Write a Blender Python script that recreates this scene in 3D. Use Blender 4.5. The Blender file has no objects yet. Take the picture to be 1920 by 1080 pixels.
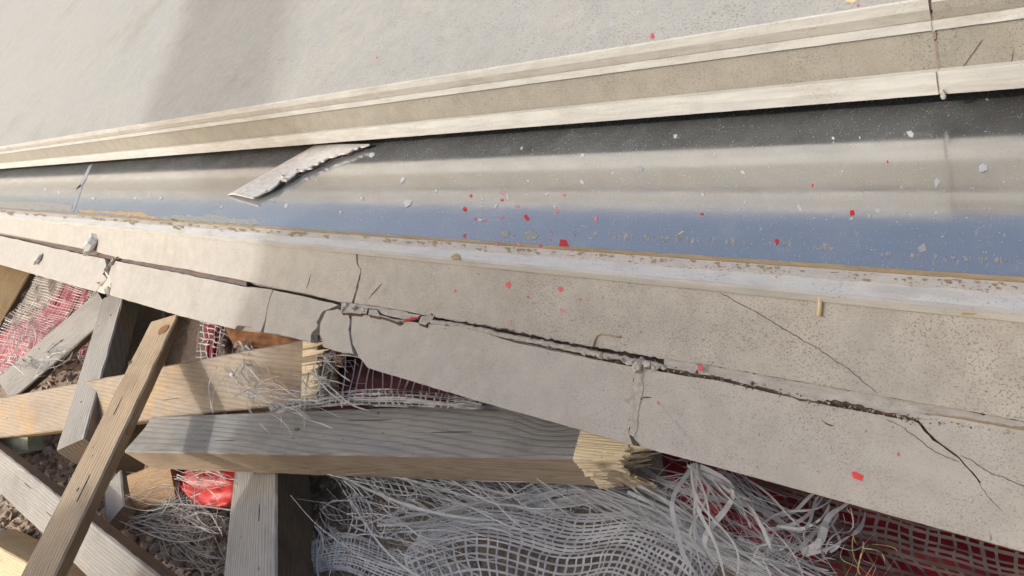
import bpy, bmesh, math, random
from mathutils import Vector, Matrix, noise
random.seed(7)
sc = bpy.context.scene
COL = sc.collection
# ------------------------------------------------------------------ camera, sky, sun
S = 0.4                                   # camera height above the steel panel, metres
F = 1400.0                                # focal length in photo pixels (1920 wide)
XV = Vector((0.72121335, -0.0897837, 0.68686985))
YV = Vector((0.56932327, 0.64169005, -0.51391138))
ZV = Vector((-0.39461668, 0.76169073, 0.51391138))
cam = bpy.data.objects.new('camera', bpy.data.cameras.new('camera'))
COL.objects.link(cam)
cam.data.sensor_width = 36.0
cam.data.lens = 36.0 * F / 1920.0
cam.data.clip_start = 0.01
cam.data.clip_end = 500
cam.matrix_world = Matrix(((XV.x, XV.y, XV.z, 0), (YV.x, YV.y, YV.z, 0), (ZV.x, ZV.y, ZV.z, S), (0, 0, 0, 1)))
sc.camera = cam
sc.view_settings.view_transform = 'Standard'
sc.view_settings.look = 'None'
sc.view_settings.gamma = 1
sc.view_settings.exposure = 0.42
SUN_EL, SUN_AZ = math.radians(36), math.radians(243)      # direction TO the sun, azimuth from +X counterclockwise
sdir = Vector((math.cos(SUN_EL) * math.cos(SUN_AZ), math.cos(SUN_EL) * math.sin(SUN_AZ), math.sin(SUN_EL)))
w = bpy.data.worlds.new('World'); sc.world = w; w.use_nodes = True
nt = w.node_tree; bg = nt.nodes['Background']
sky = nt.nodes.new('ShaderNodeTexSky'); sky.sky_type = 'NISHITA'; sky.sun_disc = False
sky.sun_elevation = SUN_EL
sky.sun_rotation = math.pi / 2 - SUN_AZ
sky.air_density = 1.0; sky.dust_density = 8.0; sky.ozone_density = 0.6
nt.links.new(sky.outputs[0], bg.inputs[0]); bg.inputs[1].default_value = 0.15
sl = bpy.data.lights.new('sun', 'SUN'); sl.energy = 1.4; sl.angle = math.radians(1.8); sl.color = (1, 0.97, 0.93)
so = bpy.data.objects.new('sun', sl); COL.objects.link(so)
so.rotation_euler = sdir.to_track_quat('Z', 'Y').to_euler()

# ------------------------------------------------------------------ projection helpers
CAM = Vector((0, 0, S))
def ray(px, py):
    r = Vector((px - 960, 540 - py, -F)) / F
    return Vector((XV.dot(r), YV.dot(r), ZV.dot(r)))
def at(px, py, depth): return CAM + ray(px, py) * depth
def phi(px, py):                                  # depression (radians) of the plane through the camera and the X axis
    r = ray(px, py); return math.atan2(-r.z, r.y)
def cs(px, py, y):                                # cross-section point (y, z) in metres on that plane at distance y*S
    return (y * S, S - y * S * math.tan(phi(px, py)))
class Plane:
    def __init__(s, a, b):                        # contains the X direction and two cross-section points
        t = (b[0] - a[0], b[1] - a[1]); l = math.hypot(*t)
        s.n = Vector((0, -t[1] / l, t[0] / l)); s.a = Vector((0, a[0], a[1]))
        if s.n.dot(CAM - s.a) < 0: s.n = -s.n
    def hit(s, px, py, off=0.0):
        r = ray(px, py); p = s.a + s.n * off
        return CAM + r * ((p - CAM).dot(s.n) / r.dot(s.n))
def level(z): 
    p = Plane((0, z), (1, z)); return p
def zat(px, py, z): return level(z).hit(px, py)

def tag(o, label=None, cat=None, group=None, kind=None):
    if label: o['label'] = label
    if cat: o['category'] = cat
    if group: o['group'] = group
    if kind: o['kind'] = kind
    return o
def mesh_obj(name, bm, mats, parent=None, smooth=False):
    bmesh.ops.recalc_face_normals(bm, faces=bm.faces)
    me = bpy.data.meshes.new(name); bm.to_mesh(me); bm.free()
    for m in (mats if isinstance(mats, (list, tuple)) else [mats]): me.materials.append(m)
    if smooth: me.polygons.foreach_set('use_smooth', [True] * len(me.polygons))
    o = bpy.data.objects.new(name, me); COL.objects.link(o)
    if parent: o.parent = parent
    return o
def empty(name, loc=(0, 0, 0)):
    o = bpy.data.objects.new(name, None); COL.objects.link(o); o.empty_display_size = 0.02
    return o                                       # children keep world coordinates

# ------------------------------------------------------------------ materials
class M:
    def __init__(s, name, rough=0.7):
        s.m = bpy.data.materials.new(name); s.m.use_nodes = True
        s.t = s.m.node_tree; s.b = s.t.nodes['Principled BSDF']; s.b.inputs['Roughness'].default_value = rough
        s.co = s.t.nodes.new('ShaderNodeTexCoord').outputs['Object']
    def n(s, kind, **kw):
        x = s.t.nodes.new(kind)
        for k, v in kw.items():
            if k in x.inputs.keys():
                if hasattr(v, 'node'): s.t.links.new(v, x.inputs[k])
                else: x.inputs[k].default_value = v
            else: setattr(x, k, v)
        return x
    def link(s, a, b): s.t.links.new(a, b)
    def mp(s, scale=(1, 1, 1), rot=(0, 0, 0), loc=(0, 0, 0), src=None):
        x = s.n('ShaderNodeMapping'); s.link(src or s.co, x.inputs[0])
        x.inputs['Scale'].default_value = scale; x.inputs['Rotation'].default_value = rot; x.inputs['Location'].default_value = loc
        return x.outputs[0]
    def noise(s, scale, detail=4, rough=0.55, vec=None, dist=0):
        x = s.n('ShaderNodeTexNoise'); s.link(vec or s.co, x.inputs['Vector'])
        x.inputs['Scale'].default_value = scale; x.inputs['Detail'].default_value = detail
        x.inputs['Roughness'].default_value = rough; x.inputs['Distortion'].default_value = dist
        return x.outputs[0]
    def ramp(s, fac, stops):
        x = s.n('ShaderNodeValToRGB'); s.link(fac, x.inputs[0]); e = x.color_ramp.elements
        while len(e) < len(stops): e.new(0.5)
        for i, (p, c) in enumerate(stops):
            e[i].position = p; e[i].color = (c[0], c[1], c[2], 1) if isinstance(c, (tuple, list)) else (c, c, c, 1)
        return x.outputs[0]
    def mix(s, fac, a, b, mode='MIX'):
        x = s.n('ShaderNodeMix'); x.data_type = 'RGBA'; x.blend_type = mode
        for v, i in ((fac, 0), (a, 6), (b, 7)):
            if hasattr(v, 'node'): s.link(v, x.inputs[i])
            elif i == 0: x.inputs[0].default_value = v
            else: x.inputs[i].default_value = (v[0], v[1], v[2], 1)
        return x.outputs[2]
    def math(s, op, a, b=0.0):
        x = s.n('ShaderNodeMath'); x.operation = op
        for i, v in enumerate((a, b)):
            if hasattr(v, 'node'): s.link(v, x.inputs[i])
            else: x.inputs[i].default_value = v
        return x.outputs[0]
    def color(s, c):
        if hasattr(c, 'node'): s.link(c, s.b.inputs['Base Color'])
        else: s.b.inputs['Base Color'].default_value = (c[0], c[1], c[2], 1)
    def bump(s, h, dist=0.001, strength=0.6):
        x = s.n('ShaderNodeBump'); x.inputs['Strength'].default_value = strength; x.inputs['Distance'].default_value = dist
        s.link(h, x.inputs['Height']); s.link(x.outputs[0], s.b.inputs['Normal'])

def stone(name, base, warm, dark, speck=0.5, fine=900, rough=0.62, streak=None, warmmix=(0.35, 0.75)):
    a = M(name, rough)
    big = a.noise(7, 5, 0.6, dist=0.6)
    mid = a.noise(45, 4, 0.6)
    c = a.mix(a.ramp(big, [(warmmix[0], 0), (warmmix[1], 1)]), base, warm)
    c = a.mix(a.ramp(mid, [(0.35, 0.25), (0.7, 0)]), c, dark)
    # fine pitted speckle, clustered
    f = a.noise(fine, 2, 0.7)
    cl = a.ramp(a.noise(16, 4, 0.6), [(0.3, 0.15), (0.75, 1)])
    sp = a.ramp(f, [(0.36, 1), (0.46, 0)])
    c = a.mix(a.math('MULTIPLY', a.math('MULTIPLY', sp, cl), speck), c, dark)
    lt = a.ramp(a.noise(fine * 0.8, 2, 0.6, vec=a.mp(loc=(3, 1, 2))), [(0.62, 0), (0.72, 1)])
    c = a.mix(a.math('MULTIPLY', lt, 0.3), c, (min(1, base[0] * 1.5), min(1, base[1] * 1.5), min(1, base[2] * 1.5)))
    pit = a.ramp(a.noise(230, 2, 0.5, vec=a.mp(loc=(7, 5, 2))), [(0.24, 1), (0.285, 0)])
    c = a.mix(a.math('MULTIPLY', pit, 0.6), c, (dark[0] * .45, dark[1] * .45, dark[2] * .45))
    if streak:
        v = a.mp(scale=(30, 3, 3), rot=(0, 0, 0.35))
        st = a.ramp(a.noise(3.0, 4, 0.6, vec=v), [(0.45, 0), (0.75, 1)])
        c = a.mix(a.math('MULTIPLY', st, streak[0]), c, streak[1])
    bl = a.ramp(a.noise(3.3, 6, 0.72, vec=a.mp(loc=(2, 9, 4))), [(0.55, 0), (0.68, 1)])
    c = a.mix(a.math('MULTIPLY', bl, 0.35), c, (base[0] * .62, base[1] * .55, base[2] * .45))
    fl = a.ramp(a.noise(60, 6, 0.75, vec=a.mp(loc=(6, 2, 4))), [(0.6, 0), (0.66, 1)])
    c = a.mix(a.math('MULTIPLY', fl, 0.25), c, (base[0] * .6, base[1] * .6, base[2] * .6))
    a.color(c)
    a.bump(a.math('ADD', a.math('MULTIPLY', f, 0.5), a.math('MULTIPLY', mid, 0.8)), 0.0007, 0.5)
    return a.m
m_slab = stone('slab_stone', (0.36, 0.37, 0.345), (0.40, 0.395, 0.35), (0.17, 0.17, 0.165), 1.1, 360, 0.55, streak=(0.45, (0.30, 0.315, 0.335)))
m_face = stone('tile_stone', (0.375, 0.365, 0.33), (0.43, 0.415, 0.365), (0.13, 0.115, 0.10), 1.1, 680, 0.6)
m_face2 = stone('tile_stone_pale', (0.395, 0.385, 0.35), (0.43, 0.42, 0.375), (0.17, 0.15, 0.14), 0.9, 700, 0.6)
m_riser = stone('riser_stone', (0.275, 0.262, 0.22), (0.33, 0.31, 0.255), (0.12, 0.11, 0.09), 1.2, 620, 0.6)
def edge_mat(name, base, tint, dark, speck, scale=(6, 60, 60), rough=0.6):
    a = M(name, rough)
    v = a.mp(scale=scale)
    l = a.noise(3, 5, 0.6, vec=v)
    c = a.mix(a.ramp(l, [(0.35, 0), (0.65, 1)]), base, tint)
    s = a.ramp(a.noise(420, 3, 0.7), [(0.34, 1), (0.43, 0)])
    k = a.ramp(a.noise(20, 4, 0.6), [(0.4, 0), (0.7, 1)])
    c = a.mix(a.math('MULTIPLY', a.math('MULTIPLY', s, k), speck), c, dark)
    gr = a.ramp(a.noise(14, 6, 0.7, vec=a.mp(scale=(1, 3, 3), loc=(1, 5, 2))), [(0.52, 0), (0.66, 1)])
    c = a.mix(a.math('MULTIPLY', gr, 0.4), c, (base[0] * .6, base[1] * .56, base[2] * .5))
    a.color(c)
    a.bump(a.noise(500, 3, 0.6, vec=a.mp(scale=(.4, 1, 1))), 0.0008, 0.5)
    return a.m
m_edge = edge_mat('cut_edge_cream', (0.50, 0.50, 0.46), (0.40, 0.405, 0.385), (0.24, 0.20, 0.16), 0.8)
m_edge2 = edge_mat('cut_edge_tan', (0.33, 0.315, 0.275), (0.39, 0.38, 0.345), (0.20, 0.17, 0.14), 1.0)
m_white = edge_mat('chipped_plaster', (0.55, 0.515, 0.445), (0.40, 0.375, 0.33), (0.17, 0.14, 0.11), 1.3, scale=(25, 60, 60))
m_trim = edge_mat('worn_white_trim', (0.66, 0.66, 0.64), (0.50, 0.50, 0.49), (0.22, 0.2, 0.19), 0.8, scale=(20, 40, 40))
m_sill = edge_mat('sill_pale_blue', (0.53, 0.55, 0.55), (0.60, 0.60, 0.56), (0.14, 0.19, 0.28), 1.0)
m_sill_rust = edge_mat('sill_rust_specks', (0.66, 0.62, 0.54), (0.56, 0.53, 0.47), (0.22, 0.10, 0.05), 2.2, scale=(20, 20, 20))
m_bead = edge_mat('sealant_brown', (0.34, 0.26, 0.13), (0.42, 0.33, 0.2), (0.2, 0.14, 0.07), 0.5)
def plain(name, c, rough=0.7, var=0.25, scale=60, spec=None):
    a = M(name, rough)
    d = (c[0] * (1 - var), c[1] * (1 - var), c[2] * (1 - var)); l = tuple(min(1, x * (1 + var)) for x in c)
    a.color(a.mix(a.ramp(a.noise(scale, 4), [(0.3, 0), (0.7, 1)]), d, l))
    a.bump(a.noise(scale * 8, 3), 0.0006, 0.5)
    if spec is not None: a.b.inputs['Specular IOR Level'].default_value = spec
    return a.m
m_joint = plain('joint_grout', (0.22, 0.17, 0.15), 0.9)
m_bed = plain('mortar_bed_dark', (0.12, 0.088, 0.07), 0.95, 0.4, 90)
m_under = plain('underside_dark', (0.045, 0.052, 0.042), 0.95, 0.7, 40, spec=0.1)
m_mortar = plain('mortar_pale', (0.38, 0.36, 0.32), 0.9, 0.2, 200)
m_crack = plain('crack_dirt', (0.10, 0.075, 0.065), 0.95, 0.3, 300)
m_red = plain('red_flake', (0.62, 0.015, 0.02), 0.5, 0.15)
m_pinkred = plain('faded_red_flake', (0.55, 0.06, 0.09), 0.55, 0.2)
m_pink = plain('pink_flake', (0.55, 0.24, 0.28), 0.6, 0.25, 300)
m_wflake = plain('pale_flake', (0.50, 0.52, 0.53), 0.6, 0.1)
m_gflake = plain('grey_flake', (0.34, 0.36, 0.38), 0.6, 0.1)
m_straw = plain('straw_sliver', (0.62, 0.50, 0.27), 0.6, 0.2)
m_residue = plain('dried_glue', (0.30, 0.32, 0.31), 0.8, 0.35, 220)
m_residue2 = plain('dried_glue_orange', (0.46, 0.33, 0.18), 0.8, 0.35, 220)
m_redsheet = plain('red_plastic_sheet', (0.60, 0.025, 0.02), 0.45, 0.15, 8)
m_screw = plain('screw_zinc', (0.6, 0.6, 0.62), 0.25, 0.1)
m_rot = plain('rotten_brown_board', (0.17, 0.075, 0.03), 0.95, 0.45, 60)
m_mint = plain('pale_green_board', (0.42, 0.50, 0.42), 0.7)

def steel():
    a = M('polished_steel_dusty', 0.1)
    b = a.b; b.inputs['Metallic'].default_value = 1.0
    b.inputs['Base Color'].default_value = (0.64, 0.65, 0.66, 1)
    rb = a.noise(4, 3, vec=a.mp(scale=(3, 8, 8)))
    a.link(a.ramp(rb, [(0.3, 0.10), (0.7, 0.16)]), b.inputs['Roughness'])
    a.bump(a.noise(5, 2, vec=a.mp(scale=(1, 5, 5))), 0.0012, 0.15)
    # thin film of dust, scratches and specks
    d = a.n('ShaderNodeBsdfDiffuse'); d.inputs[0].default_value = (0.50, 0.52, 0.53, 1)
    sp = a.ramp(a.noise(480, 2, 0.6, vec=a.mp(scale=(1, .55, 1), rot=(0, 0, 0.5))), [(0.645, 0), (0.74, 0.65)])
    sp2 = a.ramp(a.noise(240, 1, 0.5, vec=a.mp(loc=(4, 4, 0))), [(0.74, 0), (0.77, 0.8)])
    sc_ = a.ramp(a.noise(150, 3, 0.6, vec=a.mp(scale=(4, .35, 1), rot=(0, 0, -0.9))), [(0.62, 0), (0.74, 0.35)])
    cl = a.ramp(a.noise(9, 4, 0.6), [(0.3, 0.14), (0.8, 0.25)])
    sc2 = a.ramp(a.noise(70, 4, 0.7, vec=a.mp(scale=(.25, 7, 1), rot=(0, 0, 0.25))), [(0.62, 0), (0.72, 0.3)])
    sm = a.ramp(a.noise(14, 6, 0.75, vec=a.mp(loc=(9, 2, 0))), [(0.55, 0), (0.7, 0.16)])
    f = a.math('MAXIMUM', a.math('MAXIMUM', a.math('MAXIMUM', sp, sp2), sc_), a.math('ADD', sc2, sm))
    f = a.math('ADD', f, cl)
    mx = a.n('ShaderNodeMixShader'); a.link(f, mx.inputs[0]); a.link(b.outputs[0], mx.inputs[1]); a.link(d.outputs[0], mx.inputs[2])
    a.link(mx.outputs[0], a.t.nodes['Material Output'].inputs[0])
    return a.m
m_steel = steel()

def wood(name, grey, tan, dark, mixpos=(0.35, 0.65), ring=260, off=(0.03, 0.05), tilt=0.03, knot=None, rough=0.7, warmpatch=None, wob=0.022):
    """growth rings round an axis beside the batten; local X runs along the wood"""
    a = M(name, rough)
    v = a.mp(rot=(0, tilt, tilt * 1.7), loc=(0, off[0], off[1]))
    warp = a.noise(6, 2, 0.5, vec=a.mp(scale=(.28, 1, 1)))
    sep = a.n('ShaderNodeSeparateXYZ'); a.link(v, sep.inputs[0])
    y2 = a.math('MULTIPLY', sep.outputs[1], sep.outputs[1]); z2 = a.math('MULTIPLY', sep.outputs[2], sep.outputs[2])
    r = a.math('SQRT', a.math('ADD', y2, z2))
    r = a.math('ADD', r, a.math('MULTIPLY', warp, wob))
    r = a.math('ADD', r, a.math('MULTIPLY', a.noise(55, 3, 0.6, vec=a.mp(scale=(.04, 1, 1))), 0.010))
    if knot:
        vm = a.n('ShaderNodeVectorMath'); vm.operation = 'DISTANCE'; a.link(a.co, vm.inputs[0]); vm.inputs[1].default_value = knot
        kd = a.ramp(vm.outputs['Value'], [(0.0, 1), (0.10, 0)])
        r = a.math('ADD', r, a.math('MULTIPLY', a.math('POWER', kd, 3), 0.03))
    s = a.math('SINE', a.math('MULTIPLY', r, ring * 6.28))
    line = a.ramp(a.math('ADD', a.math('MULTIPLY', s, 0.5), 0.5), [(0.0, 0), (0.55, 0.15), (1.0, 1)])
    fib = a.noise(60, 4, 0.65, vec=a.mp(scale=(0.35, 12, 12)))
    pat = a.noise(5, 4, 0.6, vec=a.mp(scale=(1, 2.5, 2.5)))
    c = a.mix(a.ramp(pat, [(mixpos[0], 0), (mixpos[1], 1)]), grey, tan)
    if warmpatch:
        wp = a.noise(7, 2, 0.5, vec=a.mp(loc=(5, 2, 1)))
        c = a.mix(a.ramp(wp, [(0.52, 0), (0.68, .8)]), c, warmpatch)
    lk = a.ramp(a.noise(12, 3, 0.5, vec=a.mp(scale=(.6, 3, 3))), [(.3, .15), (.7, .6)])
    c = a.mix(a.math('MULTIPLY', line, lk), c, dark)
    c = a.mix(a.ramp(fib, [(0.35, 0.45), (0.6, 0)]), c, dark)
    if knot:
        kc = a.ramp(vm.outputs['Value'], [(0.008, 1), (0.02, 0)])
        c = a.mix(kc, c, (0.20, 0.08, 0.03))
    st = a.ramp(a.noise(11, 5, 0.7, vec=a.mp(scale=(.5, 1, 1), loc=(3, 3, 3))), [(0.5, 0), (0.7, .55)])
    c = a.mix(st, c, tuple(x * .9 for x in dark))
    sp = a.ramp(a.noise(300, 2), [(0.27, 1), (0.33, 0)])
    c = a.mix(a.math('MULTIPLY', sp, 0.7), c, (0.08, 0.06, 0.05))
    a.color(c)
    a.bump(a.math('ADD', a.math('MULTIPLY', line, -0.6), a.math('MULTIPLY', fib, 0.8)), 0.0008, 0.7)
    return a.m
GREY, GREYD = (0.30, 0.30, 0.29), (0.13, 0.12, 0.11)
TAN, YEL = (0.42, 0.34, 0.23), (0.50, 0.33, 0.13)
m_wA = wood('weathered_shaded_wood', (0.25, 0.26, 0.26), (0.33, 0.32, 0.29), (0.10, 0.10, 0.10), ring=115, off=(0.005, 0.03), tilt=0.05, wob=0.045, knot=(0.90, 0.06, 0.0))  # weathered grey, with some of the top face's shade in the colour
m_wAe = wood('tan_lit_edge_wood', (0.40, 0.33, 0.25), (0.47, 0.39, 0.28), (0.22, 0.16, 0.11), ring=420, tilt=0.015)  # tan wood, with some of the edge's sunlight in the colour
m_wB = wood('brown_grey_wood', (0.56, 0.45, 0.30), (0.62, 0.48, 0.30), (0.30, 0.21, 0.13), ring=260, tilt=0.006, wob=.01)
m_wBo = wood('orange_side_wood', (0.34, 0.22, 0.11), (0.42, 0.30, 0.16), (0.16, 0.09, 0.05), ring=300, tilt=0.02)
m_wC = wood('pale_grey_wood', (0.38, 0.38, 0.36), (0.43, 0.41, 0.37), (0.19, 0.18, 0.165), ring=250, tilt=0.008, wob=.012)
m_wCd = wood('brown_shaded_side', (0.17, 0.12, 0.08), (0.22, 0.16, 0.10), (0.07, 0.05, 0.03), ring=300)  # dark brown puts the shade of faces turned from the sun into colour
m_wY = wood('yellow_knotty_wood', (0.30, 0.27, 0.235), (0.37, 0.30, 0.21), (0.16, 0.12, 0.08), ring=130, off=(0.03, 0.02), tilt=0.09, warmpatch=(0.46, 0.30, 0.13))
m_wO = wood('orange_sheltered_wood', (0.58, 0.42, 0.21), (0.64, 0.48, 0.26), (0.36, 0.22, 0.11), ring=160)
m_fresh = wood('fresh_broken_wood', (0.86, 0.76, 0.52), (0.90, 0.82, 0.62), (0.68, 0.52, 0.30), ring=300, tilt=0.05)

# ------------------------------------------------------------------ shape helpers
def jag(pts, amp, step=12, seed=0, closed=False):
    rnd = random.Random(seed); out = []
    n = len(pts) if closed else len(pts) - 1
    for i in range(n):
        a, b = pts[i], pts[(i + 1) % len(pts)]
        l = math.hypot(b[0] - a[0], b[1] - a[1]); k = max(1, int(l / step))
        for j in range(k):
            t = (j + (0 if j == 0 else rnd.uniform(-.3, .3))) / k
            nx, ny = -(b[1] - a[1]) / (l + 1e-6), (b[0] - a[0]) / (l + 1e-6)
            d = rnd.gauss(0, amp) if (j > 0 or i > 0) else 0
            out.append((a[0] + (b[0] - a[0]) * t + nx * d, a[1] + (b[1] - a[1]) * t + ny * d))
    if not closed: out.append(tuple(pts[-1]))
    return out
def add_plate(bm, top, nrm, thick, m0=0, m1=1):
    """ngon of 3-D points, extruded along -nrm"""
    vt = [bm.verts.new(p) for p in top]; vb = [bm.verts.new(p - nrm * thick) for p in top]
    try:
        f = bm.faces.new(vt); f.material_index = m0
        g = bm.faces.new(list(reversed(vb))); g.material_index = m1
    except ValueError: return
    n = len(vt)
    for i in range(n):
        q = bm.faces.new((vt[i], vb[i], vb[(i + 1) % n], vt[(i + 1) % n])); q.material_index = m1
def plate(name, pix, pl, thick, mats, parent=None, off=0.0):
    bm = bmesh.new()
    add_plate(bm, [pl.hit(x, y, off) for x, y in pix], pl.n, thick)
    bmesh.ops.triangulate(bm, faces=[f for f in bm.faces if len(f.verts) > 4], ngon_method='EAR_CLIP')
    return mesh_obj(name, bm, mats, parent)
def prism(name, prof, x0, x1, mats, matidx, parent=None, amp=0.0002, step=0.01, tilt_x=0):
    """closed cross-section prof [(y,z)...] swept along X with small irregularities"""
    bm = bmesh.new(); n = max(2, min(700, int((x1 - x0) / step))); rings = []
    for i in range(n + 1):
        # finer towards the camera end (x near 0)
        t = i / n; x = x0 + (x1 - x0) * t
        rings.append([bm.verts.new((x, y + amp * noise.noise(Vector((x * 60, k * 3.1, 0))) , z + amp * noise.noise(Vector((x * 60, k * 3.1, 9))))) for k, (y, z) in enumerate(prof)])
    m = len(prof)
    for i in range(n):
        for k in range(m):
            f = bm.faces.new((rings[i][k], rings[i][(k + 1) % m], rings[i + 1][(k + 1) % m], rings[i + 1][k])); f.material_index = matidx[k]
    f = bm.faces.new(rings[0]); f.material_index = matidx[0]
    f = bm.faces.new(list(reversed(rings[-1]))); f.material_index = matidx[0]
    return mesh_obj(name, bm, mats, parent)
def ribbon(bm, pts, width, nrm=None, mi=0, twist=0.0):
    """flat tape following pts; tapering ends"""
    prev = None; n = len(pts)
    for i, p in enumerate(pts):
        t = (pts[min(n - 1, i + 1)] - pts[max(0, i - 1)])
        if t.length < 1e-9: t = Vector((1, 0, 0))
        t.normalize()
        nn = nrm if nrm is not None else (CAM - p).normalized()
        s = t.cross(nn)
        if s.length < 1e-6: s = Vector((0, 0, 1))
        s.normalize()
        if twist: s = Matrix.Rotation(twist * i / n * 3, 3, t) @ s
        wd = width * (0.35 if (i == n - 1) else 1.0) * .5
        cur = (bm.verts.new(p - s * wd), bm.verts.new(p + s * wd))
        if prev:
            f = bm.faces.new((prev[0], prev[1], cur[1], cur[0])); f.material_index = mi
        prev = cur
def lump(bm, c, r, sc3=(1, 1, 1), seed=0, sub=2, mi=0, rough=.3):
    M4 = Matrix.Translation(c) @ Matrix.Rotation(seed * 1.7, 4, Vector((.3, .5, .8)).normalized()) @ Matrix.Diagonal((*sc3, 1))
    g = bmesh.ops.create_icosphere(bm, subdivisions=sub, radius=r)
    for v in g['verts']:
        k = 1 + rough * noise.noise(v.co / r * 1.3 + Vector((seed * 3.3, seed, 0))) * 1.6
        v.co = M4 @ (v.co * k)
    for f in {f for v in g['verts'] for f in v.link_faces}: f.material_index = mi

# ------------------------------------------------------------------ planes of the stone steps
E_ = 1500                                       # every long edge is given by the height at which it crosses photo column 1500
XL, XR = -9.0, 1.2
XJ = None
pR = Plane(cs(E_, 90, 1.757), cs(E_, 160, 1.757))
XJ = pR.hit(1757, 100).x                        # joint between the long and the right-hand stones
# --- top slab
sl0 = cs(E_, 35, 1.746); sl1 = cs(E_, 72, 1.752)
ang = math.radians(20)
def slope(y, z, d): return (y + d * math.cos(ang), z + d * math.sin(ang))
pSlab = Plane(sl0, slope(*sl0, 1))
def slab(x0, x1, drop, label, rough_edge=False):
    e = empty('stone_slab'); tag(e, label, 'slab')
    a, b = (sl0[0], sl0[1] - drop), (sl1[0], sl1[1] - drop * .0)
    r = 0.0012
    prof = [(a[0] + r, a[1] + r * .4), slope(a[0], a[1], 9.0), slope(b[0], b[1] - .002, 9.0), (b[0] + .01, b[1])]
    prism('slab_body', prof, x0, x1, [m_slab, m_edge], [0, 1, 1, 1], e, amp=0.00015, step=0.012)
    k = b[1] - a[1]
    ep = [(a[0] + r, a[1] + r * .4), (a[0], a[1] - r * .5), (a[0] + .0005, a[1] + k * .5), (b[0], b[1]), (b[0] + .0095, b[1] + .0003), (a[0] + .0095, a[1] + .0012)]
    prism('cut_edge', ep, x0, x1, [m_riser if rough_edge else m_edge2, m_edge], [1, 0 if rough_edge else 1, 0, 0, 0, 0], e, amp=0.00035, step=0.006)
    return e
slab(XL, XJ - .0012, 0, 'long pale grey stone slab with a cream cut edge, above the steel panel')
slab(XJ + .0012, XR, .0035, 'short stone slab at the right with a rough speckled broken edge', True)
# --- riser tiles
def riser(x0, x1, label):
    e = empty('riser_tile'); tag(e, label, 'tile')
    t0, t1 = cs(E_, 74.2, 1.748), cs(E_, 90, 1.748)
    f0, f1 = cs(E_, 90, 1.757), cs(E_, 160, 1.757)
    b0, b1 = cs(E_, 160, 1.742), cs(E_, 198, 1.744)
    m = ((b0[0] - .0006), (b0[1] + b1[1]) / 2)
    prism('joint_line', [(t0[0] + .0035, t0[1] + .0025), (t0[0] + .0035, t0[1] - .001), (t0[0] + .012, t0[1] - .001), (t0[0] + .012, t0[1] + .0025)], x0, x1, [m_joint], [0] * 4, e, amp=.0004, step=.006)
    prism('top_edge', [t0, t1, (t1[0] + .02, t1[1]), (t0[0] + .02, t0[1])], x0, x1, [m_edge], [0] * 4, e, amp=.0003, step=.006)
    prism('tile_face', [(f0[0], f0[1] - .0003), f1, (f1[0] + .015, f1[1]), (f0[0] + .015, f0[1] - .0003)], x0, x1, [m_riser], [0] * 4, e, amp=.00015)
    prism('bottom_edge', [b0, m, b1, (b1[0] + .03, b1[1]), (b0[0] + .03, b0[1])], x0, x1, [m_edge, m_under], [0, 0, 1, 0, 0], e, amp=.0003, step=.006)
    return e
riser(XL, XJ - .001, 'long beige stone riser between two cream edges, directly above the steel panel')
riser(XJ + .001, XR, 'short beige riser tile at the far right with a grey rounded cast shadow')  # the rounded grey is cast by the added post below
# dark recess under the risers
b1 = cs(E_, 198, 1.744)
bm = bmesh.new()
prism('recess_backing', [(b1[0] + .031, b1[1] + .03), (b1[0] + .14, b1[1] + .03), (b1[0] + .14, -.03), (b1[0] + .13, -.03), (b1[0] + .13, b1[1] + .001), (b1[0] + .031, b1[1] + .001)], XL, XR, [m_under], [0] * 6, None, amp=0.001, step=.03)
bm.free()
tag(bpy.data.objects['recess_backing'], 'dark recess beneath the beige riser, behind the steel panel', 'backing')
# grout joint pieces at the right
e = empty('grout_joint'); q0 = (sl0[0] + .003, sl0[1] - .002); prism('grout_line', [q0, slope(*q0, 8.9), (slope(*q0, 8.9)[0], slope(*q0, 8.9)[1] - .01), (q0[0], q0[1] - .01)], XJ - .0011, XJ + .0011, [m_joint], [0] * 4, e, step=.001, amp=0.0001); tag(e, 'thin brown grout line between the long and the short stones', 'grout')
f1 = cs(E_, 160, 1.757)
for nm, pa, pb, yy in (('grout_line', 23, 73, 1.7535), ('grout_line', 76, 150, 1.7565)):
    q0, q1 = cs(1757, pa, yy), cs(1757, pb, yy)
    prism(nm, [q0, q1, (q1[0] + .01, q1[1]), (q0[0] + .01, q0[1])], XJ - .0011, XJ + .0011, [m_joint], [0] * 4, e, step=.001, amp=0.0003)
for pa, pb, yy in ((74, 92, 1.750), (159, 197, 1.7455)):
    q0, q1 = cs(E_, pa, yy), cs(E_, pb, yy)
    prism('grout_line', [q0, q1, (q1[0] + .012, q1[1]), (q0[0] + .012, q0[1])], XJ - .0011, XJ + .0011, [m_mortar], [0] * 4, e, step=.001, amp=0.0003)
bm = bmesh.new(); pp = Plane(cs(E_, 160, 1.742), cs(E_, 198, 1.744)); c = pp.hit(1768, 178)
lump(bm, c, .0055, (1.2, .3, .8), 3); mesh_obj('grout_blob', bm, m_mortar, e, True)

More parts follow.
